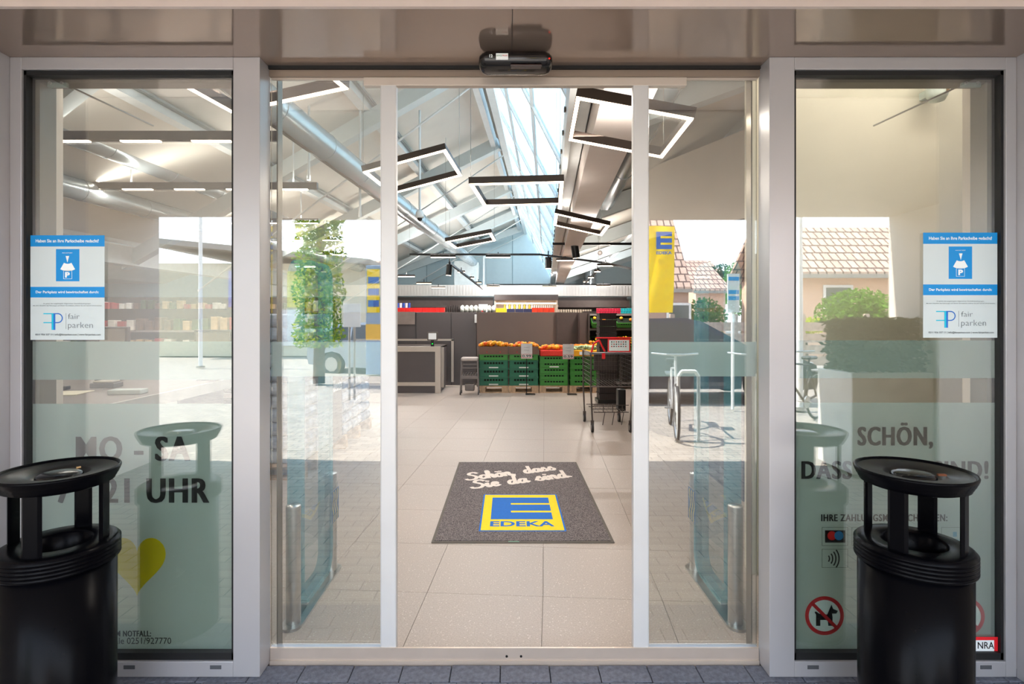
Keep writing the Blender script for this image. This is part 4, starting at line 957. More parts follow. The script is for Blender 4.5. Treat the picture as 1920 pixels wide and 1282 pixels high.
for i in range(9):
    q = MB(); q.ico((0, 0, 0), .08, 2, (1, .8, .5)); o = q.build('vegetable_bag', bagm, None, (tops[3][0]-.22+.055*i, YC+.05+.05*(i % 3), tops[3][1]+.15+.01*(i % 2))); o.rotation_euler = (.3*i, .2, i); tag(o, 'clear bag of green vegetables on the yellow carton, %s along' % NTH[i], 'vegetable bag', 'vegetable bags on the yellow carton')
for i in range(16):
    q = MB(); a = Vector((0, 0, 0)); q.cyl((-.07, 0, 0), (.08, 0, 0), .016, 8, .008); o = q.build('carrot', carm, None, (tops[3][0]-.24+.032*i, YC+.2+.03*(i % 3), tops[3][1]+.185+.012*(i % 3))); o.rotation_euler = (0, .1, R.uniform(-.6, .6)); tag(o, 'orange carrot behind the bagged vegetables, %s from the net box' % NTH[i], 'carrot', 'carrots behind the bagged vegetables')
# price signs
for x0, x1, y0, y1, s_, pr in ((977, 998, 644, 672, '0.99', 'in front of the dark green crates'), (1055, 1076, 645, 673, '0.59', 'in front of the light green crates')):
    Y = 10.2; c = px((x0+x1)/2, y1, Y); S = thing('price_sign', 'white price sign reading %s on a pole %s' % (s_, pr), 'price sign', (c.x, Y, 0))
    w_ = (x1-x0)/F*Y; h_ = (y1-y0)/F*Y
    q = MB(); q.box(-w_/2, w_/2, -.004, .004, c.z, c.z+h_); q.build('card', mat('card_white', (206, 204, 202), .5), S)
    q = MB(); q.cyl((0, .02, .02), (0, .02, c.z+.1), .008, 8); q.build('pole', black_m, S)
    q = MB(); q.box(-.02, .16, -.06, .10, 0, .012); q.build('foot', black_m, S)
    q = MB(); z0, z1 = c.z+.012, c.z+.085; t = .006
    q.box(-w_/2+.005, w_/2-.005, -.006, -.004, z0, z0+t); q.box(-w_/2+.005, w_/2-.005, -.006, -.004, z1-t, z1); q.box(-w_/2+.005, -w_/2+.005+t, -.006, -.004, z0, z1); q.box(w_/2-.005-t, w_/2-.005, -.006, -.004, z0, z1); q.build('price_border', print_red, S)
    textobj('price', s_, -w_/2+.02, w_/2-.02, z0+.014, z1-.014, -.006, letter_m, S, .02)
    textobj('price', 'Angebot', -w_/2+.05, w_/2-.05, c.z+.2, c.z+.22, -.006, print_grey, S); textobj('price', 'Obst', -w_/2+.06, w_/2-.06, c.z+.15, c.z+.17, -.006, print_grey, S)

# ---------------------------------------------------------------- SHOPPING CART
S = thing('shopping_cart', 'grey wire shopping cart with a red framed sign beside the doorway', 'shopping cart', (1.30, 6.75, 0))
ct = mat('cart_metal', (92, 84, 80), .3, .7, .02)
hw, y0, y1, zb0, zt0 = .26, 0.0, .85, .58, 1.0
k = MB()
for i in range(15):
    x = -hw+.02+i*(2*hw-.04)/14; k.path([(x*.94, y0+.02, zb0), (x, y0, zt0)], .0022, 4)
for i in range(9): z = zb0+(zt0-zb0)*i/8; k.cyl((-hw, y0+.01, z), (hw, y0+.01, z), .0022, 4)
k.build('front_grid', ct, S)
for sx in (-1, 1):
    k = MB()
    for i in range(20): y = y0+.02+i*.043; k.cyl((sx*hw*.94, y, zb0), (sx*hw, y, zt0), .002, 4)
    for i in range(9): z = zb0+(zt0-zb0)*i/8; k.cyl((sx*(hw-.01*(1-i/8)), y0, z), (sx*hw, y1, z), .0022, 4)
    k.build('side_grid', ct, S)
k = MB()
for i in range(12): x = -hw*.94+i*hw*1.88/11; k.cyl((x, y0, zb0), (x, y1, zb0), .002, 4)
k.build('bottom_grid', ct, S)
k = MB(); k.cyl((-hw, 0, zt0), (hw, 0, zt0), .010, 8); k.cyl((-hw, 0, zt0), (-hw, y1, zt0), .008, 8); k.cyl((hw, 0, zt0), (hw, y1, zt0), .008, 8); k.cyl((-hw, 0, zb0), (hw, 0, zb0), .008, 8)
k.build('rim', mat('cart_rim', (120, 112, 108), .3, .6), S)
k = MB(); k.box(-hw-.02, hw, -.02, .03, .985, 1.01); k.build('front_rail', mat('cart_rail', (104, 102, 104), .4, .3), S)
for sx in (-1, 1):
    for nm, yy in (('leg', 0.02), ('leg', .72)):
        k = MB(); k.path([(sx*hw, yy, zt0), (sx*(hw+.0), yy, .5), (sx*(hw-.02), yy+.02, .14)], .011, 8); k.build(nm, ct, S)
        k = MB(); k.cyl((sx*(hw-.02)-.014, yy+.03, .06), (sx*(hw-.02)+.014, yy+.03, .06), .06, 18); w_ = k.build('wheel', mat('tyre', (40, 38, 38), .6), S)
        k = MB(); k.cyl((sx*(hw-.02)-.017, yy+.03, .06), (sx*(hw-.02)+.017, yy+.03, .06), .038, 14); k.build('hub', mat('hub_grey', (130, 124, 120), .4, .4), w_)
        k = MB(); k.box(sx*(hw-.02)-.02, sx*(hw-.02)+.02, yy+.01, yy+.04, .09, .15, .004); k.build('fork', ct, w_)
k = MB()
for i in range(8): x = -.2+i*.057; k.cyl((x, .05, .25), (x, .7, .25), .003, 4)
for y in (.05, .3, .5, .7): k.cyl((-.22, y, .25), (.22, y, .25), .006, 6)
k.cyl((-.22, .05, .34), (.22, .05, .34), .005, 6)
for x in (-.1, .02, .14): k.cyl((x, .05, .25), (x, .05, .34), .005, 6); k.cyl((x, .1, .08), (x+.03, .1, .25), .005, 6)
k.build('lower_rack', ct, S)
k = MB(); k.box(.14, .24, .3, .45, .22, .5, .01); k.build('side_box', black_m, S)
k = MB(); k.box(-.06, .22, -.04, -.03, 1.015, 1.18); fr_ = k.build('sign_frame', mat('cart_red', (214, 24, 30), .4), S)
k = MB(); k.box(-.045, .205, -.044, -.04, 1.03, 1.165); k.build('sign_sheet', mat('sign_sheet', (220, 232, 232), .4), fr_)
rr_ = random.Random(3)
for i in range(3):
    for j in range(7):
        k = MB(); x = -.02+j*.029; z = 1.135-i*.028; k.box(x, x+.016, -.0455, -.044, z, z+.014); k.build('pictogram', [letter_m, print_grey, MATS['dull_red']][(i+j) % 3], fr_)
k = MB(); k.path([(-hw, 0, 1.0), (-hw+.03, 0, 1.12), (-hw+.1, 0, 1.16), (-hw+.17, .0, 1.02)], .012, 8); k.cyl((-.2, .02, 1.19), (.24, .02, 1.19), .010, 8); k.build('handle', MATS['cart_red'], S)
k = MB(); k.box(-.13, -.09, -.03, -.01, .93, 1.0); k.build('coin_lock', MATS['cart_red'], S); k = MB(); k.box(-.12, .2, .66, .7, .72, .95, .01); k.build('child_seat', mat('seat_mesh', (48, 38, 34), .7, 0, .1), S)

# basket stack
bk = mat('basket_black', (40, 30, 27), .5); q = MB()
q.box(-.14, .14, 0, .3, 0, .02); q.box(-.15, .15, -.012, .31, .085, .105)
for i in range(9): q.box(-.14+i*.034, -.134+i*.034, -.004, .006, 0, .1)
q.box(-.14, .14, .0, .3, .02, .09); bmesh_ = q.mesh('shopping_basket', bk)
xb = px(1140, 0, 9).x
for i in range(13):
    o = bpy.data.objects.new('shopping_basket', bmesh_); C.objects.link(o); o.location = (xb, 9, .08+i*.112); tag(o, 'black nested shopping basket, %s from the floor in the tall stack' % NTH[i], 'basket', 'nested black shopping baskets')
o = MB(); o.box(-.17, .17, -.02, .32, .02, .08); o = o.build('basket_dolly', black_m, None, (xb, 9, 0)); tag(o, 'low black base under the tall basket stack', 'dolly')

# produce shelf at right
S = thing('produce_shelf', 'dark produce shelf behind the basket stack', 'shelf', (1.62, 10.9, 0))
sh = mat('shelf_dark', (44, 34, 30), .6)
k = MB(); k.box(0, 2.6, .75, .8, 0, 1.6); k.build('back_panel', sh, S); k = MB(); k.box(0, .03, 0, .75, 0, 1.55); k.build('side_panel', sh, S)
for z in (.1, .75, 1.2, 1.5):
    k = MB(); k.box(0, 2.6, .1, .8, z, z+.04); k.build('shelf_board', mat('shelf_grey', (120, 112, 108), .5), S)
for i in range(5):
    for j, z in enumerate((.79, 1.24)):
        c = thing('tilted_crate', 'tilted green fruit crate, %s from the partition on the %s shelf' % (NTH[i], ('lower', 'upper')[j]), 'crate', (1.92+i*.5, 10.85, z+.02), 0, 'tilted crates on the %s produce shelf' % ('lower', 'upper')[j]); c.rotation_euler = (.45, 0, 0)
        for me, nm in ((cm['l'], 'crate_body'), (ins_mesh['l'], 'crate_load')):
            o = bpy.data.objects.new(nm, me); C.objects.link(o); o.parent = c; o.scale = (.82, 1, .9)
ban = mat('banana_yellow', (252, 200, 10), .5, 0, .06)
for i in range(26):
    q = MB(); q.path([(-.07, 0, .0), (-.03, 0, -.02), (.03, 0, -.02), (.07, 0, .0)], .017, 6); o = q.build('banana', ban, None, (1.72+.035*i+.02*(i % 2), 10.83+.03*(i % 3), .93+.045*(i % 4))); o.rotation_euler = (R.uniform(-.4, .4), R.uniform(-.5, .5), R.uniform(0, 3)); tag(o, 'ripe yellow banana heaped on the produce shelf', 'banana', 'bananas on the produce shelf')
for i in range(22):
    o = bpy.data.objects.new('orange', fm[(0, 2, 1)[i % 3]]); C.objects.link(o); o.location = (1.66+.09*i % 2.3+.0, 10.86+.05*(i % 3), (.97, 1.42)[i % 2]+.03*(i % 3)); tag(o, 'round orange fruit lying in the tilted crates', 'fruit', 'oranges in the tilted crates')
q = MB(); q.box(-.03, .03, -.02, .03, 0, .11, .01)
mg = q.mesh('coffee_pack', mat('pack_magenta', (176, 26, 56), .4, 0, .3, 30)); te = q.mesh('coffee_pack', mat('pack_teal', (28, 160, 170), .4, 0, .3, 30))
for i in range(15):
    o = bpy.data.objects.new('snack_pack', mg if i < 9 else te); C.objects.link(o); o.location = (px(1121+i*5.0, 0, 11.2).x, 11.2, 1.545)
    tag(o, '%s snack packet standing %s from the partition on the produce shelf' % ('magenta' if i < 9 else 'teal', NTH[i]), 'packet', '%s snack packets on the produce shelf' % ('magenta' if i < 9 else 'teal'))

# shelf with goods behind the partition
S = thing('goods_shelf', 'shelf whose packed top shows above the charcoal partition', 'shelf', (0, 12.0, 0))
k = MB(); k.box(-4.4, 2.0, 0, .6, 0, 1.56); k.build('body', sh, S)
def goods(x0, x1, n, yt, col, lab, grp, cat='package', kind='box', Y=12.1, name='package', col2=None):
    w_ = (px(x1, 0, Y).x-px(x0, 0, Y).x)/n; h_ = max(.03, px(0, yt, Y).z-1.56)
    q = MB()
    if kind == 'bottle': q.lathe([(0, 0), (w_*.4, 0), (w_*.4, h_*.6), (w_*.15, h_*.8), (w_*.15, h_), (0, h_)], n=10)
    elif kind == 'bag': q.ico((0, 0, h_/2), 1, 2, (w_*.55, .12, h_*.52))
    elif kind == 'cup': q.cyl((0, 0, 0), (0, 0, h_), w_*.36, 12, w_*.44)
    else: q.box(-w_*.48, w_*.48, -.1, .1, 0, h_)
    me = q.mesh(name, col); 
    if col2: q.cur = 0; me2 = q.mesh(name, col2)
    for i in range(n):
        o = bpy.data.objects.new(name, me2 if (col2 and i % 2) else me); C.objects.link(o); o.location = (px(x0, 0, Y).x+w_*(i+.5), Y, 1.56); tag(o, lab+', '+NTH[i]+' from the counter end', cat, grp)
redb = mat('goods_red', (222, 26, 22), .4, 0, .05); gw = mat('goods_green_white', (190, 208, 180), .5, 0, .5, 14); navy = mat('goods_navy', (44, 46, 80), .4)
goods(735, 834, 12, 577, redb, 'red carton in the row above the charcoal partition', 'red cartons above the partition')
goods(738, 770, 6, 568, tex_white, 'white and blue cup standing above the red cartons', 'cups above the red cartons', 'cup', 'cup', 12.35, 'cup', mat('goods_blue', (40, 80, 170), .4))
goods(836, 862, 6, 572, mat('goods_dark', (52, 46, 44), .5, 0, .4, 20), 'dark jar in the row beyond the red cartons', 'dark jars above the partition', 'jar', 'cup', 12.1, 'jar')
goods(863, 930, 8, 572, gw, 'green and white bag lying above the brown partition', 'green and white bags above the partition', 'bag', 'bag', 12.1, 'bag')
goods(930, 950, 5, 578, mat('goods_yellow', (236, 190, 30), .5), 'small yellow packet beside the white bags', 'small yellow packets above the partition', name='packet')
goods(950, 997, 3, 579, navy, 'navy carton above the brown partition', 'navy cartons above the partition', name='carton')
goods(944, 1000, 12, 567, mat('bottle_yellow', (238, 206, 60), .4), 'yellow and white bottle standing behind the navy cartons', 'bottles behind the navy cartons', 'bottle', 'bottle', 12.4, 'bottle', tex_white)
goods(997, 1039, 4, 577, mat('goods_orange', (236, 60, 24), .4), 'orange-red carton above the brown partition', 'orange cartons above the partition', name='carton')
goods(1000, 1037, 9, 572, tex_white, 'white bottle standing behind the orange cartons', 'white bottles behind the orange cartons', 'bottle', 'bottle', 12.4, 'bottle')
goods(1046, 1110, 14, 580, mat('goods_cream', (226, 214, 196), .5), 'small cream jar near the end of the partition', 'cream jars at the partition end', 'jar', 'cup', 12.1, 'jar')
S = thing('offer_card', 'white offer card standing among the green bags', 'card', Vector((px(906, 584, 12.03).x, 12.03, 1.561))); q = MB(); q.box(-.1, .1, 0, .01, 0, .2); q.build('card', tex_white, S); q = MB(); q.box(-.08, .04, -.003, 0, .03, .06); q.build('print', print_red, S)
# far chilled cabinets
Yf = 18.2
S = thing('chilled_cabinet', 'tall lit chilled cabinet in the middle under the fascia', 'cabinet', (0, Yf, 0))
x0, x1 = px(927, 0, Yf).x, px(1045, 0, Yf).x
k = MB(); k.box(x0, x1, -.3, .4, px(0, 563, Yf).z, px(0, 553, Yf).z); k.build('canopy', mat('canopy_brown', (76, 64, 62), .4), S)
k = MB(); k.box(x0, x0+.06, -.2, .4, 0, 2.07); k.box(x1-.06, x1, -.2, .4, 0, 2.07); k.box(x0, x1, .3, .4, 0, 2.07); k.build('housing', mat('cabinet_cream', (206, 190, 174), .5), S)
k = MB(); k.box(x0+.06, x1-.06, -.2, -.15, px(0, 570, Yf).z, px(0, 568, Yf).z); k.build('light_strip', ledw, S)
for i, (xa, xb, l) in enumerate(((700, 925, 'beside the air handling unit'), (1047, 1180, 'beyond the lit cabinet towards the cart'))):
    S = thing('wall_shelf', 'dark wall shelving under the fascia '+l, 'shelf', (0, Yf+.1, 0)); x0, x1 = px(xa, 0, Yf).x, px(xb, 0, Yf).x
    k = MB(); k.box(x0, x1, -.1, .5, px(0, 576, Yf).z, px(0, 563, Yf).z); k.build('canopy', mat('canopy_dark', (82, 70, 66), .5), S)
    k = MB(); k.box(x0, x1, .3, .5, 0, 2.2); k.build('back_panel', sh, S); k = MB(); k.box(x0, x1, 0, .04, px(0, 574, Yf).z, px(0, 572.5, Yf).z); k.build('light_strip', ledw, S)

# ---------------------------------------------------------------- BAG PALLETS at left of the doorway
q = MB(); q.box(-.3, .3, -.19, .19, 0, .12, .045); bagA = []
for c in ((118, 136, 158), (150, 160, 174), (100, 118, 142)):
    bm_ = mat('bag_plastic_%d' % c[0], c, .3, 0, .25, 9); me = q.mesh('goods_bag', bm_); bagA.append(me)
def bagstack(x, ya, n_y, n_z, nm, zb=.142):
    pallet(x, ya-.19, 'wooden pallet under the %s stack of grey plastic bags' % nm, .62, .38*n_y)
    for iz in range(n_z):
        for iy in range(n_y):
            o = bpy.data.objects.new('goods_bag', bagA[R.randrange(3)]); C.objects.link(o)
            o.location = (x+R.uniform(-.012, .012), ya+iy*.385+R.uniform(-.01, .01), zb+iz*.121); o.rotation_euler = (R.uniform(-.02, .02), R.uniform(-.02, .02), R.uniform(-.04, .04))
            tag(o, 'grey-blue filled plastic bag, %s layer up, %s from the front, in the %s stack' % (NTH[iz], NTH[iy], nm), 'bag', 'filled bags in the %s stack' % nm)
bagstack(-2.12, 4.95, 2, 11, 'taller')
bagstack(-2.10, 6.1, 3, 8, 'lower')
S = thing('slogan_board', 'dark board with slogan and yellow heart between the bag stacks', 'board', (-1.80, 5.52, .14))
k = MB(); k.box(-.6, 0, 0, .32, 0, .95, .004); k.build('board', mat('board_black', (40, 34, 36), .5), S)
textobj('lettering', 'Wir', 0, 0, 0, 0, 0, tex_white, S, .02, 'free', origin=((.002, .02, .70), (0, .12, 0), (0, 0, .12)))
textobj('lettering', 'lebensmittel', 0, 0, 0, 0, 0, tex_white, S, .02, 'free', origin=((.002, .02, .53), (0, .28, 0), (0, 0, .12)))
pts = [(16*math.sin(2*PI*i/32)**3, 13*math.cos(2*PI*i/32)-5*math.cos(4*PI*i/32)-2*math.cos(6*PI*i/32)-math.cos(8*PI*i/32)) for i in range(32)]
k = MB(); k.add([(.002, .22+p[0]*.0042, .78+p[1]*.006) for p in pts], [tuple(range(32))]); k.build('heart', yellow_m, S)

# ---------------------------------------------------------------- INFO COUNTER at left behind window
S = thing('service_counter', 'brown topped service counter behind the opening hours panel', 'counter', (-2.30, 3.0, 0))
k = MB(); k.box(-1.9, 0, -.2, 1.55, .90, .93); k.build('worktop', mat('counter_brown', (104, 90, 78), .4, 0, .05), S)
k = MB(); k.box(0, .02, -.2, 1.55, .86, .935); k.box(-1.9, .02, -.22, -.2, .86, .935); k.build('edge_strip', mat('edge_metal', (176, 176, 168), .35, .3), S)
k = MB(); k.box(-1.8, -.05, -.1, 1.45, 0, .9); k.build('cabinet_body', mat('counter_dark', (54, 60, 60), .5), S)
k = MB(); k.box(-.05, .015, .62, .72, 0, .86); k.build('support', mat('support_pale', (190, 196, 184), .5), S)
def onc(x, y, h=.93): # pixel -> point on counter top
    Y = F*(H-h)/(y-CY); return Vector(((x-CX)/F*Y, Y, h))
def item(nm, lab, cat, c, sx, sy, h, m, rz=0, bev=.005):
    q = MB(); q.box(-sx/2, sx/2, -sy/2, sy/2, 0, h, bev); o = q.build(nm, m, None, c+Vector((0, 0, .001))); o.rotation_euler = (0, 0, rz); return tag(o, lab, cat)
item('paper_sheet', 'cream paper sheets at the near end of the service counter', 'paper', onc(112, 738), .3, .22, .004, mat('paper_cream', (225, 214, 186), .7), .2, 0)
item('eyeglass_case', 'dark slim case lying on the paper sheets', 'case', onc(105, 732)+Vector((0, 0, .005)), .16, .05, .025, black_m, .1)
item('card_reader', 'black card reader with pale lid on the service counter', 'card reader', onc(200, 726), .16, .12, .035, mat('reader_dark', (40, 36, 34), .4), .1)
item('note_pad', 'pale flat note pad on top of the black card reader', 'pad', onc(200, 726)+Vector((0, 0, .037)), .13, .1, .012, mat('pad_pale', (190, 180, 160), .5), .1)
item('white_box', 'flat white carton near the counter edge', 'carton', onc(240, 738), .2, .1, .03, mat('box_pale', (190, 200, 192), .5), .15)
for x, y, w_, h_, Y, l in ((214, 648, 56, 36, 4.4, 'with a dark bezel beside the parking notice'), (402, 648, 72, 30, 4.4, 'with a pale case beside the window frame')):
    c = px(x, y, Y); S = thing('checkout_monitor', 'till monitor '+l, 'monitor', (c.x, Y, .93)); W_ = w_/F*Y; H_ = h_/F*Y; zc_ = c.z-.93
    k = MB(); k.box(-W_/2, W_/2, -.02, .02, zc_-.02, zc_+H_, .006); k.build('case', mat('monitor_brown', (70, 54, 48), .4), S)
    k = MB(); k.box(-W_/2+.02, W_/2-.02, -.024, -.02, zc_, zc_+H_-.02); k.build('display', mat('display_taupe', (150, 140, 126), .3), S)
    k = MB(); k.box(-.03, .03, 0, .03, 0, zc_); k.box(-.1, .1, -.08, .1, 0, .012); k.build('stand', black_m, S)
# shelves of goods at left, deep in the hall
sg = [mat('pk_red', (170, 40, 44), .5, 0, .1), mat('pk_white', (214, 208, 200), .5, 0, .1), mat('pk_brown', (96, 70, 52), .5, 0, .2), mat('pk_green', (60, 84, 50), .5, 0, .2), mat('pk_tan', (190, 160, 120), .5, 0, .1)]
q = MB(); q.box(-.055, .055, -.08, .08, 0, .2, .006); pk = [q.mesh('package', m) for m in sg]
for gi, (xa, xb, Y, zt, nm) in enumerate(((-8.4, -3.55, 8.6, 1.6, 'nearer'), (-9.5, -3.6, 11.2, 1.9, 'farther'))):
    S = thing('gondola_shelf', '%s long shelf unit of groceries behind the service counter' % nm, 'shelf', (xa, Y, 0)); L = xb-xa
    k = MB(); k.box(0, L, .35, .4, 0, zt); k.build('back_panel', sh, S)
    zs = [z for z in (.2, .55, .9, 1.25, 1.6) if z < zt-.2]
    for z in zs: k = MB(); k.box(0, L, 0, .36, z-.03, z); k.build('shelf_board', mat('shelf_board_grey', (140, 130, 124), .5), S)
    for sx in (0, L-.03): k = MB(); k.box(sx, sx+.03, 0, .4, 0, zt); k.build('side_panel', sh, S)
    for iz, z in enumerate(zs):
        if z < .5: continue
        n = int(L/.15)
        for i in range(n):
            o = bpy.data.objects.new('package', pk[(i//3+iz*2+R.randrange(2)) % 5]); C.objects.link(o); o.location = (xa+.08+i*.15, Y+.12, z); o.scale = (1, 1, R.uniform(.7, 1.15))
            tag(o, 'grocery package %s on the %s long shelf unit' % (('on the second board', 'on the third board', 'on the fourth board', 'on the top board')[min(3, iz-1)], nm), 'package', 'packages on the %s long shelf unit' % nm)

# ================================================================ OUTSIDE WORLD (seen mirrored in the glass)
def ry(Yv, Yg=2.25): return 2*Yg-Yv
def rp_(x, y, Yv, Yg=2.25):
    return Vector(((x-CX)/F*Yv, 2*Yg-Yv, H-(y-CY)/F*Yv))
def leafmat(name, c1, c2):
    m = bpy.data.materials.new(name); m.use_nodes = True; n = m.node_tree; n.nodes.clear(); o = n.nodes.new('ShaderNodeOutputMaterial'); mx = n.nodes.new('ShaderNodeMixShader'); mx.inputs[0].default_value = .5
    d = n.nodes.new('ShaderNodeBsdfDiffuse'); t = n.nodes.new('ShaderNodeBsdfTranslucent'); tc_ = n.nodes.new('ShaderNodeTexCoord'); no = n.nodes.new('ShaderNodeTexNoise'); no.inputs['Scale'].default_value = 4
    rp = n.nodes.new('ShaderNodeValToRGB'); rp.color_ramp.elements[0].position = .35; rp.color_ramp.elements[1].position = .65; rp.color_ramp.elements[0].color = lin(c1); rp.color_ramp.elements[1].color = lin(c2)
    n.links.new(tc_.outputs['Object'], no.inputs['Vector']); n.links.new(no.outputs['Fac'], rp.inputs[0]); n.links.new(rp.outputs[0], d.inputs[0]); n.links.new(rp.outputs[0], t.inputs[0])
    n.links.new(d.outputs[0], mx.inputs[1]); n.links.new(t.outputs[0], mx.inputs[2]); n.links.new(mx.outputs[0], o.inputs[0]); return m
leaf1 = leafmat('leaf_green', (84, 124, 40), (120, 160, 60)); leaf2 = leafmat('leaf_yellow_green', (190, 196, 30), (150, 170, 40)); leaf3 = leafmat('leaf_dark', (50, 66, 44), (70, 84, 56))
bark = mat('bark', (92, 74, 56), .9, 0, .2, 20)
# ivy clad tree
c = rp_(598, 0, 12); S = thing('ivy_tree', 'slender tree with yellow-green leaves mirrored in the door leaf', 'tree', (c.x, c.y, 0))
k = MB(); k.cyl((0, 0, 0), (.05, 0, 4.6), .13, 10, .07); k.build('trunk', bark, S)
def treefn(rs, n):
    z = .8+4.4*rs.rand(n); w_ = .54+.05*np.sin(z*7); a = rs.rand(n)*2*PI; r = w_*np.sqrt(rs.rand(n)); return np.stack([r*np.cos(a), r*np.sin(a), z], 1)
foliage('foliage', leaf1, 4200, treefn, .05, S, 3); foliage('foliage', leaf2, 2600, treefn, .05, S, 4)
# flags
def flag(x0, x1, y0, y1, Yv, label):
    a = rp_(x0, y0, Yv); b = rp_(x1, y1, Yv); S = thing('banner_flag', label, 'flag', (a.x, a.y, 0))
    w_ = b.x-a.x; k = MB(); k.cyl((-.02, 0, 0), (-.02, 0, a.z+.15), .03, 10); k.build('flagpole', white_m, S)
    k = MB(); v = []; N = 10
    for i in range(N+1):
        for j in range(13):
            u = i/N; t = j/12; v.append((u*w_*(1-.1*t), .05*math.sin(u*5+t*4), a.z+(b.z-a.z)*t))
    k.add(v, [(i*13+j, (i+1)*13+j, (i+1)*13+j+1, i*13+j+1) for i in range(N) for j in range(12)], True); k.build('cloth', leafmat('flag_yellow', (250, 208, 20), (252, 216, 40)), S)
    h_ = a.z-b.z
    for q_, (u0, u1, t0, t1) in enumerate(((.3, .45, .07, .27), (.45, .85, .07, .12), (.45, .85, .145, .195), (.45, .85, .22, .27))):
        k = MB(); k.box(w_*u0, w_*u1, .07, .08, a.z-h_*t1, a.z-h_*t0); k.build('logo', logoblue_m, S)
    textobj('logo_lettering', 'EDEKA', w_*.3, w_*.85, a.z-h_*.33, a.z-h_*.295, .075, logoblue_m, S, .04)
    k = MB(); k.add([(w_*.5+p[0]*.006, .075, a.z-h_*.42+p[1]*.007) for p in pts], [tuple(range(32))]); k.build('heart', yellow_m, S)
    return S
flag(1213, 1266, 424, 586, 13, 'tall yellow flag with blue logo mirrored in the door leaf')
flag(1160, 1198, 418, 570, 12, 'narrower yellow flag partly hidden by the door stile')
# pylon left
a = rp_(688, 498, 14); b = rp_(716, 625, 14); S = thing('logo_pylon', 'blue and yellow logo pylon mirrored beside the door stile', 'sign', (a.x, a.y, 0)); w_ = b.x-a.x
k = MB(); k.box(0, w_, -.1, .1, 0, a.z, .01); k.build('column', mat('pylon_blue', (150, 172, 200), .4), S)
k = MB(); k.box(.03, w_-.03, .1, .11, 1.6, a.z-.1); k.build('logo', yellow_m, S)
for i in range(3): k = MB(); k.box(.06, w_-.045, .11, .12, 1.75+.3*i, 1.92+.3*i); k.build('logo', logoblue_m, S)
k = MB(); k.box(.0, w_, .1, .12, .9, 1.3); k.build('lower_panel', mat('pylon_orange', (245, 190, 70), .5), S)
# info board
a = rp_(644, 569, 9.5); b = rp_(676, 613, 9.5); S = thing('notice_board', 'white notice board on two posts mirrored in the door leaf', 'board', (a.x, a.y, 0)); w_ = b.x-a.x
k = MB(); k.box(0, w_, -.02, .02, b.z, a.z, .005); k.build('board', white_m, S)
for q_ in (.35, .65): k = MB(); k.cyl((w_*q_, 0, 0), (w_*q_, 0, a.z), .02, 8); k.build('post', steel_m, S)
# parking sign right
a = rp_(1364, 513, 8.5); b = rp_(1386, 586, 8.5); S = thing('parking_sign', 'white and blue parking sign on a post mirrored near the jamb', 'sign', (a.x, a.y, 0)); w_ = b.x-a.x
k = MB(); k.box(0, w_, -.01, .01, b.z, a.z); k.build('board', white_m, S); k = MB(); k.cyl((w_/2, -.03, 0), (w_/2, -.03, a.z), .025, 8); k.build('post', white_m, S)
for t in (.08, .42, .58): k = MB(); k.box(0.01, w_-.01, .01, .014, a.z-(a.z-b.z)*(t+.1), a.z-(a.z-b.z)*t); k.build('blue_band', print_blue, S)
# white pole in right window
for x, Yv, hgt, nm in ((1498, 8.5, 6, 'white slim mast mirrored in the payment icons panel'), (376, 16, 7, 'pale lamp mast mirrored in the opening hours panel')):
    c = rp_(x, 0, Yv, 2.168); S = thing('mast', nm, 'mast', (c.x, c.y, 0)); k = MB(); k.cyl((0, 0, 0), (0, 0, hgt), .06, 12, .045); k.build('pole', white_m, S); k = MB(); k.cyl((0, 0, 0), (0, 0, .05), .12, 12); k.build('base_plate', steel_m, S)
# houses
tilem = bpy.data.materials.new('roof_tiles'); tilem.use_nodes = True
n = tilem.node_tree; b_ = n.nodes['Principled BSDF']; t = n.nodes.new('ShaderNodeTexCoord'); br = n.nodes.new('ShaderNodeTexBrick'); br.inputs['Scale'].default_value = 1
br.inputs['Brick Width'].default_value = .3; br.inputs['Row Height'].default_value = .33; br.inputs['Mortar Size'].default_value = .03
br.inputs['Color1'].default_value = lin((200, 170, 150)); br.inputs['Color2'].default_value = lin((184, 154, 136)); br.inputs['Mortar'].default_value = lin((90, 66, 60)); mp = n.nodes.new('ShaderNodeMapping'); mp.inputs['Rotation'].default_value = (PI/2, 0, 0)
n.links.new(t.outputs['Object'], mp.inputs[0]); n.links.new(mp.outputs[0], br.inputs['Vector']); n.links.new(br.outputs[0], b_.inputs['Base Color']); b_.inputs['Roughness'].default_value = .8
brick_m = mat('brick_orange', (222, 184, 158), .85, 0, .08, 30); brickd = mat('brick_dark', (170, 140, 124), .85, 0, .1, 30); grey_fr = mat('eave_grey', (150, 146, 138), .6)
def house(x0, x1, Yv, ze, zr, label, wall, depth=7, over=.4, wins=(), Yg=2.168, roof=None):
    xa, xb = (x0-CX)/F*Yv, (x1-CX)/F*Yv; y = 2*Yg-Yv; S = thing('house', label, 'house', (xa, y, 0)); w_ = xb-xa
    k = MB(); k.box(0, w_, -depth, 0, 0, ze); k.build('wall', wall, S)
    k = MB(); k.prism([(over, ze-.1), (-depth/2, zr), (-depth-over, ze-.1), (-depth-over, ze+.05), (-depth/2, zr+.18), (over, ze+.05)], 0, -over, w_+over); k.build('roof', roof or tilem, S)
    k = MB(); k.box(-over, w_+over, over, over+.12, ze-.18, ze-.04); k.build('gutter', grey_fr, S)
    for (u, v_, ww, hh) in wins:
        k = MB(); k.box(u, u+ww, .0, .05, v_, v_+hh); f_ = k.build('window', white_m, S); k = MB(); k.box(u+.1, u+ww-.1, .05, .07, v_+.1, v_+hh-.1); k.build('pane', mat('house_glass', (70, 84, 84), .1), f_)
    return S
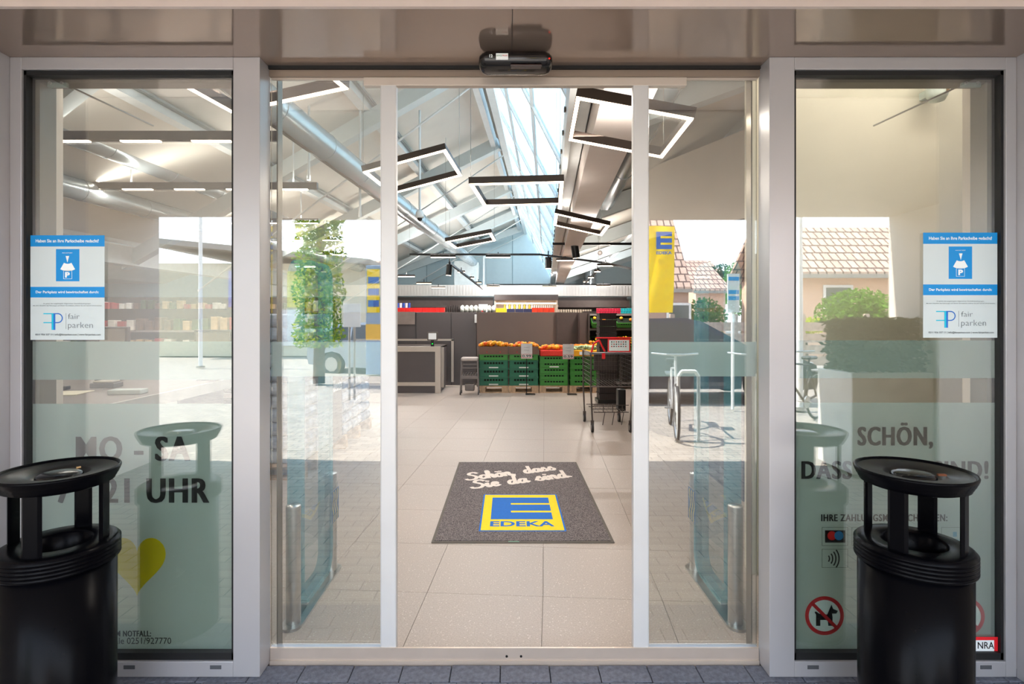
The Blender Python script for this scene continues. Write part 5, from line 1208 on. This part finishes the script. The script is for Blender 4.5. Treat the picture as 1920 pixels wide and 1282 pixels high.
house(1482, 1860, 20, 3.1, 5.0, 'long pale brick house with tiled roof mirrored in the payment icons panel', brick_m, 4, .5, ((1.2, 1.6, 1.1, 1.1), (4.6, 1.6, 1.1, 1.1)))
house(1185, 1291, 22, 2.7, 6.5, 'brick house with steep tiled roof behind the yellow flag', brickd, 6, .1, ((1.4, 1.2, 1.0, .9),), 2.25)
house(1305, 1360, 33, 3.2, 5.3, 'distant pink brick house between the trees', brick_m, 8, .3, (), 2.25)
house(640, 745, 36, 3.4, 5.6, 'distant red roofed house mirrored beside the tree', brickd, 8, .3, (), 2.25)
house(505, 545, 30, 3.0, 5.0, 'distant house mirrored at the dark edge of the door leaf', brickd, 8, .3, (), 2.25)
S = thing('church_spire', 'small pointed spire above the trees', 'spire', rp_(1330, 0, 70)); S.location.z = 0
k = MB(); k.cyl((0, 0, 7), (0, 0, 9.2), 1.9, 4, 0); k.build('roof', tilem, S); k = MB(); k.box(-1.2, 1.2, -1.2, 1.2, 0, 7); k.build('tower', brickd, S)
# shop building mirrored in the left window
S = thing('shop_building', 'low pale shop building with coloured banners mirrored in the opening hours panel', 'building', (-14, -16.5, 0))
k = MB(); k.box(0, 8.2, -7, 0, 0, 3.6); k.build('wall', mat('shop_cream', (206, 200, 176), .7), S); k = MB(); k.prism([(-.5, 4.4), (8.8, 3.5), (8.8, 3.7), (-.5, 4.6)], 1, -7.2, .7); k.build('roof', grey_fr, S)
for x, w_, m in ((3.2, 1.6, mat('banner_lilac', (180, 176, 210), .6)), (5.4, .8, mat('banner_yellow', (220, 210, 120), .6)), (6.6, .5, mat('banner_green', (140, 160, 110), .6))): k = MB(); k.box(x, x+w_, .0, .05, 1.9, 3.3); k.build('banner', m, S)
for x in (3.8, 5.0): k = MB(); k.box(x, x+1.0, 0, .04, .4, 1.8); k.build('window', white_m, S)
# distant tree belt, each tree its own
def bushy(c, w_, h_, z0, m, label, seed, n=1800, size=.12, nm='broad_tree'):
    S = thing(nm, label, 'tree' if nm == 'broad_tree' else 'bush', c)
    k = MB(); k.cyl((0, 0, 0), (0, 0, z0+h_*.6), .08*w_, 8, .03*w_); k.build('trunk', bark, S)
    def fn(rs, n):
        p = rs.normal(size=(n, 3)); p /= np.linalg.norm(p, axis=1)[:, None]; p *= (rs.rand(n, 1)**.4); return p*np.array([w_/2, w_/2, h_/2])+np.array([0, 0, z0+h_/2])
    foliage('foliage', m, n, fn, size, S, seed); return S
for i, (x, Yv, w_, h_, z0) in enumerate(((1300, 62, 4.5, 4.6, 3.2), (1352, 56, 4.5, 4.6, 2.6), (1395, 50, 4.2, 5.2, 1.8), (1440, 44, 4, 4.5, 1.5), (700, 48, 4, 3, 1.5), (470, 42, 5, 4, 1))):
    c = rp_(x, 0, Yv); c.z = 0; bushy(c, w_, h_, z0, (leaf1, leaf3)[i % 2], 'round crowned distant tree, %s' % ('beside the flag house', 'under the church spire', 'behind the parking sign', 'hidden mostly by the jamb', 'behind the logo pylon', 'behind the ivy tree')[i], 20+i, 1600, .2)
c = rp_(1320, 0, 24); c.z = 0; bushy(c, 2.0, 2.0, .4, leaf1, 'round green bush below the spire', 31, 1500, .09, 'bush')
c = rp_(1608, 0, 13.5, 2.168); c.z = 0; bushy(c, 1.9, 1.3, .9, leaf1, 'feathery green bush above the fence in the payment icons panel', 32, 3000, .06, 'bush')
c = rp_(1510, 0, 15.4, 2.168); c.z = 0; bushy(c, 1.2, .5, 1.0, leaf2, 'low bright green bush beside the white mast', 33, 900, .05, 'bush')
# fence: separate rails and posts
S = thing('plank_fence', 'weathered horizontal plank fence mirrored below the green bush', 'fence', (3.6, -7.9, 0)); fm_ = mat('fence_wood', (186, 166, 150), .8, 0, .12, 14)
for i in range(5): k = MB(); k.box(0, 7.5, -.015, .015, .12+.26*i, .32+.26*i); k.build('plank', fm_, S)
for i in range(6): k = MB(); k.box(.1+1.45*i, .2+1.45*i, .015, .09, 0, 1.55); k.build('post', fm_, S)
# planter with dark hedge at the recess edge
S = thing('hedge_planter', 'dark clipped hedge mirrored beside the parking notice', 'hedge', (3.6, -.85, 0))
k = MB(); k.box(-.45, .3, -.3, .25, 0, .93, .01); k.build('planter_box', mat('planter_grey', (206, 204, 198), .7), S)
foliage('foliage', leaf3, 3800, lambda rs, n: rs.rand(n, 3)*np.array([.72, .5, .5])+np.array([-.43, -.28, .93]), .035, S, 9)
# car
def car(loc, rz, body_m, label):
    S = thing('parked_car', label, 'car', loc, rz)
    low = [(-2.1, .30), (-2.15, .55), (-2.12, .86), (-1.9, .95), (.75, .93), (1.75, .80), (2.08, .66), (2.12, .42), (2.08, .26), (1.78, .24), (1.7, .45), (1.55, .62), (1.3, .66), (1.05, .6), (.92, .4), (.9, .24), (-.9, .24), (-.95, .42), (-1.1, .6), (-1.35, .66), (-1.6, .6), (-1.72, .42), (-1.75, .26)]
    k = MB(); k.prism(low, 1, -.85, .85); k.build('body', body_m, S)
    cab = [(-2.0, .93), (-1.55, 1.36), (-1.2, 1.43), (.0, 1.45), (.3, 1.38), (1.15, .9)]
    def half(sg): return [(p[0], sg*(.83-.16*max(0, (p[1]-.93)/.5)), p[1]) for p in cab]
    v = half(-1)+half(1); n_ = 6; k = MB(); k.add(v, [(i, i+1, n_+i+1, n_+i) for i in range(n_-1)]+[tuple(range(n_)), tuple(range(2*n_-1, n_-1, -1))]); k.build('roof', body_m, S)
    gm = mat('car_glass', (30, 46, 50), .05, 0, 0, spec=1)
    for sg_ in (-1, 1):
        for wn in ([(-1.7, .97), (-1.42, 1.3), (-.85, 1.36), (-.85, .97)], [(-.78, .97), (-.78, 1.37), (-.05, 1.38), (.15, 1.33), (.55, 1.14), (.8, .97)]):
            k = MB(); vv = [(p[0], sg_*(.845-.16*max(0, (p[1]-.93)/.5)), p[1]) for p in wn]; k.add(vv, [tuple(range(len(vv)))]); k.build('side_window', gm, S)
        for x in (-1.35, 1.3):
            k = MB(); k.cyl((x, sg_*.68, .31), (x, sg_*.87, .31), .31, 24); w_ = k.build('wheel', MATS['tyre'], S)
            k = MB(); k.cyl((x, sg_*.86, .31), (x, sg_*.88, .31), .2, 10); k.build('rim', steel_m, w_)
        k = MB(); k.box(-2.16, -2.1, sg_*.55, sg_*.8, .66, .84); k.build('tail_light', print_red, S)
        k = MB(); k.box(1.95, 2.07, sg_*.5, sg_*.78, .55, .7); k.build('headlight', tex_white, S)
        k = MB(); k.box(-.3, -.12, sg_*.86, sg_*.88, .8, .84); k.build('door_handle', steel_m, S)
    return S
c = rp_(1262, 0, 10.0); car((c.x, c.y, 0), 0, mat('car_dark_blue', (36, 48, 66), .15, .4, 0, coat=1), 'dark blue parked car mirrored behind the bicycles')
c = rp_(735, 0, 15.0); car((c.x, c.y, -.1), .3, mat('car_silver', (150, 160, 170), .2, .5, 0, coat=1), 'silver parked car mirrored beside the door stile')
# bicycles and stands
def bike(loc, rz, label, col, s=1.0):
    S = thing('bicycle', label, 'bicycle', loc, rz, None); fm2 = mat('bike_'+col[0], col[1], .3, .3)
    for y in (-.53, .53):
        k = MB(); k.ring((0, y, .34), (1, 0, 0), .33, .018, 32, 6); w_ = k.build('wheel', MATS['tyre'], S)
        k = MB()
        for i in range(14): a = 2*PI*i/14; k.cyl((0, y, .34), (0, y+.32*math.cos(a), .34+.32*math.sin(a)), .0015, 3)
        k.build('spokes', steel_m, w_); k = MB(); k.ring((0, y, .34), (1, 0, 0), .31, .008, 32, 5); k.build('rim', steel_m, w_)
    A, B_, Cc, Dd = (0, -.53, .34), (0, -.12, .29), (0, -.28, .80), (0, .36, .86)
    k = MB(); k.path([A, B_, (0, .40, .70)], .016, 8); k.path([A, Cc, B_], .014, 8); k.path([Cc, Dd], .014, 8); k.path([(0, .33, .95), (0, .42, .62), (0, .53, .34)], .016, 8); k.build('frame', fm2, S)
    k = MB(); k.path([(-.28, .22, 1.03), (-.1, .34, 1.02), (.1, .34, 1.02), (.28, .22, 1.03)], .012, 8); k.cyl((0, .33, .95), (0, .34, 1.02), .014, 8); k.build('handlebar', steel_m, S)
    k = MB(); k.box(-.07, .07, -.42, -.18, .88, .93, .02); k.cyl((0, -.28, .78), (0, -.3, .9), .012, 8); k.build('saddle', black_m, S)
    k = MB(); k.box(-.06, .06, -.75, -.35, .70, .72); k.build('luggage_rack', steel_m, S)
    k = MB(); k.cyl((-.1, -.12, .29), (.1, -.12, .29), .01, 6); k.cyl((.04, -.12, .29), (.05, -.12, .29), .09, 16); k.build('crankset', steel_m, S)
    return S
for i, (x, Yv, rz, l, col, g_) in enumerate(((1262, 7.0, .22, 'silver bicycle mirrored alone in front of the dark car', ('silver', (200, 200, 200)), 2.25), (1412, 7.0, .5, 'white bicycle half hidden by the jamb', ('white', (220, 220, 220)), 2.25),
        (1500, 7.6, .9, 'black bicycle with a big front wheel at the panel edge', ('black', (40, 44, 46)), 2.168), (1590, 7.4, .55, 'pale green bicycle leaning at the white stand', ('green', (120, 160, 140)), 2.168), (1665, 7.8, .4, 'dark bicycle farthest along the stand', ('dark', (60, 66, 70)), 2.168))):
    c = rp_(x, 0, Yv, g_); bike((c.x, c.y, -.035), rz, l, col)
for i, x in enumerate((1296, 1602, 1648)):
    c = rp_(x, 0, 6.3, 2.2); S = thing('bike_stand', 'white tubular bike stand %s' % ('beside the silver bicycle', 'before the pale green bicycle', 'nearest the dark hedge')[i], 'bike stand', (c.x, c.y, -.035))
    k = MB(); k.path([(-.12, 0, 0), (-.12, 0, .78), (-.08, 0, .84), (.08, 0, .84), (.12, 0, .78), (.12, 0, 0)], .022, 8); k.build('hoop', white_m, S); k = MB(); k.box(-.16, .16, -.04, .04, 0, .01); k.build('foot_plate', steel_m, S)
